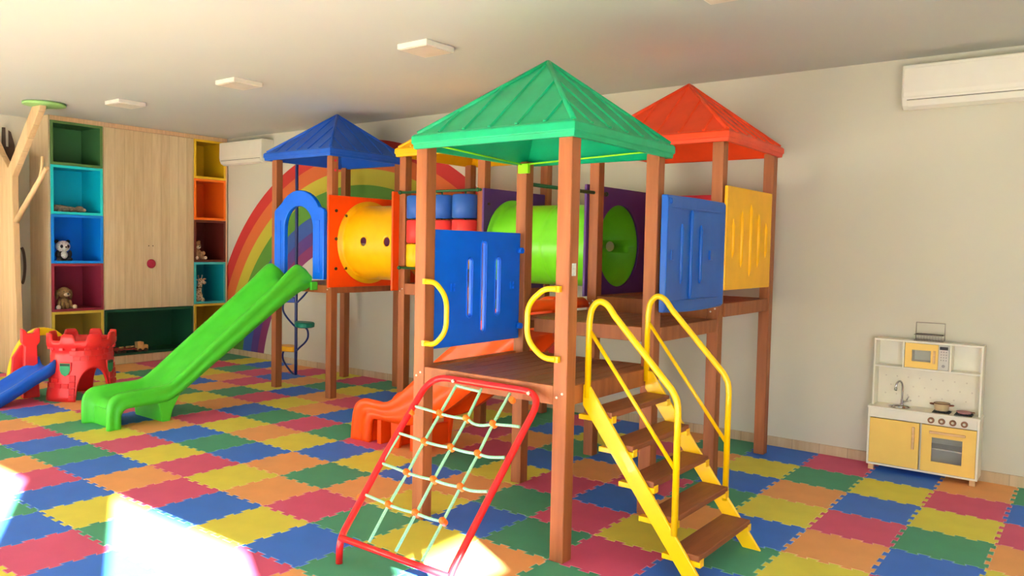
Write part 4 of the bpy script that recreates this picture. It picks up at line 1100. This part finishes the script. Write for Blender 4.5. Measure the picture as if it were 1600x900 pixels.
# ------------------------------------------------------------------ play kitchen
KX0, KX1, KY0, KYb = 0.448, 1.252, 0.30, 0.528
KT = empty('play_kitchen', (0.85,0.41,0)); tag(KT, 'white and yellow wooden play kitchen standing against the plain wall', 'play kitchen')
b = MB()
t = 0.016
b.box(KX0,KX0+t,KY0,KYb,0.045,0.515); b.box(KX1-t,KX1,KY0,KYb,0.045,0.515); b.box(KX0+t,KX1-t,KY0,KYb,0.045,0.045+t)
b.box(KX0+t,KX1-t,KYb-0.008,KYb,0.06,0.515); b.box(0.838,0.852,KY0+0.02,KYb-0.01,0.06,0.44); b.box(KX0+t,KX1-t,KY0,KY0+0.012,0.442,0.515)
b.box(0.862,KX1-t,KY0+0.014,KYb-0.01,0.240,0.252)
b.build('cabinet_body', WHITE, KT, bevel=0.002)
b = MB(); b.box(KX0-0.004,KX1+0.004,KY0-0.008,KYb,0.515,0.533); ct = b.build('countertop', WHITE, KT, bevel=0.003)
c = MB(); c.cyl((0.665,0.40,0.4),(0.665,0.40,0.7),0.075,n=36); cut(ct, c)
b = MB()
HY0 = 0.38
b.box(KX0+0.008,KX0+0.022,HY0,KYb,0.533,1.075); b.box(KX1-0.022,KX1-0.008,HY0,KYb,0.533,1.075)
b.box(KX0+0.008,KX1-0.008,HY0,KYb,1.075,1.09); b.box(KX0+0.022,KX1-0.022,HY0,KYb,0.853,0.868)
b.box(0.674,0.686,HY0,KYb-0.01,0.868,1.075); b.box(1.014,1.026,HY0,KYb-0.01,0.868,1.075)
b.box(KX0+0.022,KX1-0.022,KYb-0.008,KYb,0.533,1.075)
b.build('hutch', [WHITE], KT, bevel=0.002)
b = MB(); b.box(KX0+0.023,KX1-0.023,KYb-0.0095,KYb-0.0082,0.535,0.852)
b.build('backsplash', mat('dotted_backsplash', (240,234,214), 0.5, var=0.03), KT)
b = MB()
for i in range(9):
    for j in range(3):
        x = 0.53 + i*0.085 + (0.04 if j % 2 else 0); z = 0.62 + j*0.075
        if x < 1.21: b.cyl((x,KYb-0.0096,z),(x,KYb-0.0104,z),0.0065,n=10)
b.build('dot_pattern', mat('dot_grey_beige', (222,213,194), 0.6), KT)
b = MB(); b.box(KX0+0.018,0.836,KY0-0.003,KY0+0.012,0.064,0.436); d1 = b.build('door', KYEL, KT, bevel=0.002)
b = MB(); b.box(0.785,0.805,KY0-0.022,KY0-0.010,0.222,0.405); b.box(0.788,0.802,KY0-0.011,KY0-0.003,0.24,0.255); b.box(0.788,0.802,KY0-0.011,KY0-0.003,0.372,0.387); b.build('handle', KWOOD, d1, bevel=0.003)
b = MB()
x0, x1 = 0.854, KX1-0.018
b.box(x0,0.928,KY0-0.003,KY0+0.012,0.064,0.436); b.box(1.142,x1,KY0-0.003,KY0+0.012,0.064,0.436); b.box(0.928,1.142,KY0-0.003,KY0+0.012,0.064,0.148); b.box(0.928,1.142,KY0-0.003,KY0+0.012,0.342,0.436)
od = b.build('oven_door', KYEL, KT)
b = MB(); b.box(0.926,1.144,KY0+0.003,KY0+0.006,0.146,0.344); b.build('oven_window', mat('clear_acrylic', (150,156,166), 0.05, var=0.0, alpha=0.18), od)
b = MB(); b.box(0.910,1.162,KY0-0.022,KY0-0.010,0.374,0.394); b.box(0.925,0.94,KY0-0.011,KY0-0.003,0.378,0.390); b.box(1.13,1.145,KY0-0.011,KY0-0.003,0.378,0.390); b.build('handle', KWOOD, od, bevel=0.003)
KW = mat('walnut_knob', (150,104,76), 0.5)
for x in (0.917,0.992,1.070,1.149):
    b = MB(); b.lathe([(0.004,-0.002),(0.024,-0.002),(0.024,-0.012),(0.020,-0.016),(0.004,-0.016)], (x,KY0,0.477), axis='Y', n=24); k_ = b.build('knob', KW, KT)
    b = MB(); b.lathe([(0.002,-0.0163),(0.011,-0.0163),(0.009,-0.020),(0.002,-0.020)], (x,KY0,0.477), axis='Y', n=16); b.build('knob_centre', mat('cream_dot', (230,222,205), 0.5), k_)
for x in (0.462,1.198):
    for y in (KY0+0.012,KYb-0.05):
        b = MB(); b.box(x,x+0.04,y,y+0.035,0.0,0.045); b.build('leg', KWOOD, KT, bevel=0.002)
b = MB(); prof = [(0.082,0.0045),(0.076,0.004),(0.070,-0.01),(0.058,-0.045),(0.02,-0.052)]
n_ = 36; rows = [[(0.665+r*math.cos(2*PI*k/n_),0.40+r*math.sin(2*PI*k/n_),0.531+h) for k in range(n_)] for r, h in prof]
b.grid(rows, closev=True); b.bm.faces.new([b.bm.verts[-n_+k] for k in range(n_)] if False else [v for v in list(b.bm.verts)[-n_:]])
b.build('sink_bowl', CHROME, KT, solid=0.002)
b = MB(); b.tube(smoothpath([(0.665,0.49,0.533),(0.665,0.49,0.62),(0.665,0.488,0.695),(0.655,0.475,0.732),(0.640,0.456,0.735),(0.626,0.440,0.708),(0.624,0.438,0.675)], 5), 0.008, n=12)
b.lathe([(0.004,0.0),(0.016,0.0),(0.016,0.01),(0.011,0.014),(0.011,0.05),(0.004,0.055)], (0.665,0.49,0.533), n=20)
b.tube([(0.672,0.49,0.565),(0.70,0.486,0.572),(0.735,0.480,0.583)], 0.006, n=10, rr=[0.009,0.006,0.007]); b.tube([(0.700,0.486,0.58),(0.715,0.483,0.615)], 0.004, n=8)
b.tube([(0.624,0.438,0.685),(0.622,0.437,0.660)], 0.012, n=12)
b.build('tap', CHROME, KT)
for x in (0.975,1.130):
    b = MB(); b.box(x-0.062,x+0.062,0.335,0.465,0.5335,0.538)
    for s in (-1,1): b.box(x-0.058,x+0.058,0.40+s*0.03-0.004,0.40+s*0.03+0.004,0.538,0.546); b.box(x+s*0.03-0.004,x+s*0.03+0.004,0.345,0.455,0.538,0.546)
    b.build('hob_grate', BLACK, KT, bevel=0.001)
b = MB(); b.box(0.688,1.012,HY0+0.012,KYb-0.012,0.8695,1.0735); mw = b.build('microwave', [WHITE], KT, bevel=0.002)
c = MB(); c.box(0.742,0.880,HY0,KYb-0.03,0.925,1.018); cut(mw, c)
b = MB(); x0, x1, z0, z1 = 0.691, 0.932, 0.872, 1.071
b.box(x0,0.742,HY0-0.001,HY0+0.011,z0,z1); b.box(0.880,x1,HY0-0.001,HY0+0.011,z0,z1); b.box(0.742,0.880,HY0-0.001,HY0+0.011,z0,0.925); b.box(0.742,0.880,HY0-0.001,HY0+0.011,1.018,z1)
md = b.build('microwave_door', KYEL, mw)
b = MB(); b.box(0.741,0.881,HY0+0.004,HY0+0.006,0.924,1.019); b.build('microwave_window', MATS['clear_acrylic'], md)
b = MB(); b.box(0.898,0.914,HY0-0.018,HY0-0.008,0.918,1.022); b.box(0.900,0.912,HY0-0.009,HY0-0.001,0.93,0.94); b.box(0.900,0.912,HY0-0.009,HY0-0.001,1.0,1.01); b.build('handle', KWOOD, md, bevel=0.002)
b = MB(); b.box(0.934,1.009,HY0-0.001,HY0+0.011,z0,z1); cp = b.build('control_panel', mat('light_grey_panel', (205,202,196), 0.5), mw, bevel=0.002)
b = MB(); b.box(0.942,1.001,HY0-0.003,HY0-0.0012,1.035,1.060); b.build('display', BLACK, cp, bevel=0.001)
b = MB()
for i in range(3):
    for j in range(4): b.cyl((0.954+i*0.018,HY0-0.0025,1.018-j*0.022),(0.954+i*0.018,HY0-0.0008,1.018-j*0.022),0.005,n=10)
b.cyl((0.972,HY0-0.003,0.905),(0.972,HY0-0.0008,0.905),0.012,n=16)
b.build('buttons', mat('button_grey', (150,148,146), 0.5), cp)
# things on the play kitchen
T = empty('toy_saucepan', (0.972,0.40,0.5465)); tag(T, 'small cream toy cooking pot with side handles on the play kitchen hob', 'toy pot')
x, y, z = 0.972, 0.405, 0.5465
b = MB(); prof = [(0.010,0.0),(0.045,0.0),(0.052,0.006),(0.056,0.055),(0.058,0.058),(0.054,0.058),(0.049,0.008),(0.010,0.004)]
b.lathe(prof, (x,y,z), n=32); b.build('pot_body', mat('cream_enamel', (214,190,150), 0.35), T)
b = MB()
for s in (-1,1): b.tube(smoothpath([(x+s*0.054,y-0.018,z+0.045),(x+s*0.080,y-0.014,z+0.048),(x+s*0.080,y+0.014,z+0.048),(x+s*0.054,y+0.018,z+0.045)], 4), 0.005, n=8)
b.build('pot_handle', mat('red_brown_handle', (120,60,44), 0.5), T)
b = MB(); b.tube([(x+0.057*math.cos(2*PI*k/32), y+0.057*math.sin(2*PI*k/32), z+0.058) for k in range(32)], 0.003, n=6, closed=True); b.build('pot_rim', MATS['red_brown_handle'], T)
T = empty('toy_pan', (1.135,0.40,0.5465)); tag(T, 'shallow pink toy pan lying on the play kitchen hob', 'toy pan')
b = MB(); b.lathe([(0.010,0.0),(0.045,0.0),(0.058,0.014),(0.055,0.014),(0.043,0.004),(0.010,0.004)], (1.132,0.40,0.5465), n=32); b.build('pan_body', mat('dusty_pink_enamel', (196,140,140), 0.4), T)
b = MB(); b.tube([(1.180,0.395,0.558),(1.205,0.350,0.568)], 0.006, n=10); b.build('pan_handle', KW, T)
T = empty('wire_rack', (0.85,0.46,1.0905)); tag(T, 'small grey wire basket standing on top of the play kitchen', 'wire basket')
GW = mat('grey_wire', (160,150,140), 0.4, metal=0.6)
b = MB(); x0, x1, y0, y1, z0 = 0.745,0.955,0.42,0.50,1.0905
for z in (z0+0.004, z0+0.05): b.tube([(x0,y0,z),(x1,y0,z),(x1,y1,z),(x0,y1,z)], 0.003, n=6, closed=True)
b.tube([(x0,y1,z0+0.004),(x0,y1,z0+0.145),(x1,y1,z0+0.145),(x1,y1,z0+0.004)], 0.0035, n=8)
for i in range(10):
    xx = x0 + (x1-x0)*(i+0.5)/10; b.tube([(xx,y0,z0+0.05),(xx,y0,z0+0.004),(xx,y1,z0+0.004)], 0.0012, n=5)
b.build('wire_frame', GW, T)
b = MB(); b.box(x0+0.008,x1-0.008,y0+0.006,y1-0.006,z0+0.045,z0+0.056); b.build('dark_insert', mat('dark_brown_insert', (66,50,46), 0.6), T)

# ------------------------------------------------------------------ air conditioners
def aircon(x0, x1, label):
    yw = YB; z0, z1, dp = 2.965, 3.315, 0.215
    T = empty('air_conditioner', ((x0+x1)/2, yw, z0)); tag(T, label, 'air conditioner')
    y1 = yw; yf = yw-dp
    P = [(y1,z0+0.03),(y1,z1),(yf+0.005,z1-0.002),(yf,z1-0.01),(yf-0.004,z0+0.12),(yf+0.004,z0+0.07),(yf+0.025,z0+0.025),(yf+0.075,z0)]
    b = MB(); b.prism(P, 'X', x0, x1); bd = b.build('casing', CREAM, T, bevel=0.008, seg=3)
    b = MB(); b.prism([(yf-0.006,z1-0.03),(yf-0.010,z0+0.125),(yf-0.004,z0+0.09),(yf+0.004,z0+0.09),(yf+0.002,z1-0.03)], 'X', x0+0.012, x1-0.012); b.build('front_cover', CREAM, T, bevel=0.004)
    b = MB(); b.prism([(yf+0.000,z0+0.062),(yf+0.022,z0+0.018),(yf+0.070,z0-0.006),(yf+0.074,z0+0.002),(yf+0.028,z0+0.026),(yf+0.008,z0+0.066)], 'X', x0+0.045, x1-0.045); b.build('louver_flap', CREAM, T, bevel=0.002)
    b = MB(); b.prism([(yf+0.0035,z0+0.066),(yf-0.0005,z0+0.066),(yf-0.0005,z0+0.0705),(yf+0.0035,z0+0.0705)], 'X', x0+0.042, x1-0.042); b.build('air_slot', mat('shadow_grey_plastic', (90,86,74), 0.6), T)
aircon(-9.11,-8.02, 'white wall air conditioner above the rainbow mural corner'); aircon(0.585,1.66, 'white wall air conditioner above the play kitchen')

# ------------------------------------------------------------------ ceiling lights
LAB = ['flat square white ceiling light nearest the shelving wall', 'flat square white ceiling light between the shelves and the blue roof', 'flat square white ceiling light above the green roof tower', 'square ceiling light cut by the top edge, above the red roof']
for (x, y), lb in zip(((-7.36,-1.995),(-5.13,-1.95),(-2.525,-1.95),(0.03,-1.985)), LAB):
    T = empty('ceiling_light', (x,y,ZC)); tag(T, lb, 'ceiling light', 'square ceiling lights')
    b = MB(); s = 0.165; b.box(x-s,x+s,y-s,y+s,ZC-0.045,ZC-0.0005); b.build('housing', mat('lamp_white_plastic', (244,238,226), 0.4), T, bevel=0.006)
    b = MB(); s = 0.150; b.box(x-s,x+s,y-s,y+s,ZC-0.050,ZC-0.045); b.build('diffuser', mat('lamp_diffuser', (226,216,198), 0.3), T, bevel=0.002)

# dark painted hand-shaped branches on the far wall
P = [(-3.05,2.72),(-2.72,2.45),(-2.60,2.70),(-2.50,2.90),(-2.50,3.05),(-2.545,3.22),(-2.575,3.24),(-2.575,3.02),(-2.605,3.02),(-2.61,3.27),(-2.65,3.27),(-2.66,3.00),(-2.70,2.98),(-2.72,3.10),(-2.76,3.10),(-2.77,2.78),(-2.90,2.85),(-3.3,2.82),(-3.3,2.70)]
o = silhouette('wall_silhouette', [(y+0.215, z-0.03) for y, z in P]); tag(o, 'dark brown hand shaped cut-out on the white wall behind the tree fork', 'wall decoration')
P = [(-2.21+0.10*math.cos(math.radians(a))*0.5, 1.40+0.26*math.sin(math.radians(a))) for a in range(-80,81,10)] + [(-2.24+0.09*math.cos(math.radians(a))*0.5, 1.40+0.24*math.sin(math.radians(a))) for a in range(80,-81,-10)]
o = silhouette('wall_silhouette', [(y+0.0, z) for y, z in P]); tag(o, 'thin dark brown curved cut-out on the wall between tree trunk and shelves', 'wall decoration')

# ------------------------------------------------------------------ light
W = bpy.data.worlds.new('World'); SC.world = W; W.use_nodes = True
nt = W.node_tree; bg = nt.nodes['Background']
bg.inputs['Color'].default_value = (0.84, 0.92, 1.0, 1); bg.inputs['Strength'].default_value = 7.5
az = Vector((0.89,-0.455)).normalized(); el = math.radians(20)
sd = Vector((az.x*math.cos(el), az.y*math.cos(el), math.sin(el)))
L_ = bpy.data.lights.new('sun', 'SUN'); L_.energy = 190; L_.angle = math.radians(0.7); L_.color = (1.0,0.975,0.94)
so = bpy.data.objects.new('sun', L_); C.objects.link(so); so.rotation_euler = sd.to_track_quat('Z', 'Y').to_euler()
for i, (a, c, z0, z1) in enumerate(FH):
    q = bpy.data.lights.new('daylight', 'AREA'); q.shape = 'RECTANGLE'; q.size = c-a; q.size_y = z1-z0; q.energy = 1
    q.cycles.is_portal = True
    o = bpy.data.objects.new('daylight', q); C.objects.link(o); o.location = ((a+c)/2, YF-WT, (z0+z1)/2); o.rotation_euler = (PI/2, 0, 0)
    # portal must face into the room (+Y)
    o.rotation_euler = (-PI/2, 0, PI) if False else Vector((0,-1,0)).to_track_quat('Z', 'Y').to_euler()

# ------------------------------------------------------------------ camera
cam = bpy.data.cameras.new('camera'); co = bpy.data.objects.new('camera', cam); C.objects.link(co)
r2 = Vector((0.79520298,0.60600049,0.02038682)); u2 = Vector((-0.04739326,0.02860015,0.99846678)); fw = Vector((-0.60448829,0.79494996,-0.05146327))
M = Matrix((( r2.x, u2.x, -fw.x, 1.97812031), (r2.y, u2.y, -fw.y, -6.64568765), (r2.z, u2.z, -fw.z, 1.78036473), (0,0,0,1)))
co.matrix_world = M
cam.sensor_fit = 'HORIZONTAL'; cam.sensor_width = 36.0; cam.lens = 1222.02967/1600*36.0; cam.clip_start = 0.05; cam.clip_end = 200
SC.camera = co
SC.view_settings.view_transform = 'Standard'; SC.view_settings.look = 'None'; SC.view_settings.gamma = 1.0
SC.view_settings.use_curve_mapping = False
SC.view_settings.exposure = 0.0
SC.cycles.max_bounces = 10; SC.cycles.diffuse_bounces = 6; SC.cycles.sample_clamp_indirect = 8
SC.cycles.use_denoising = True
for o in bpy.data.objects:
    if '_o' in o.keys(): del o['_o']
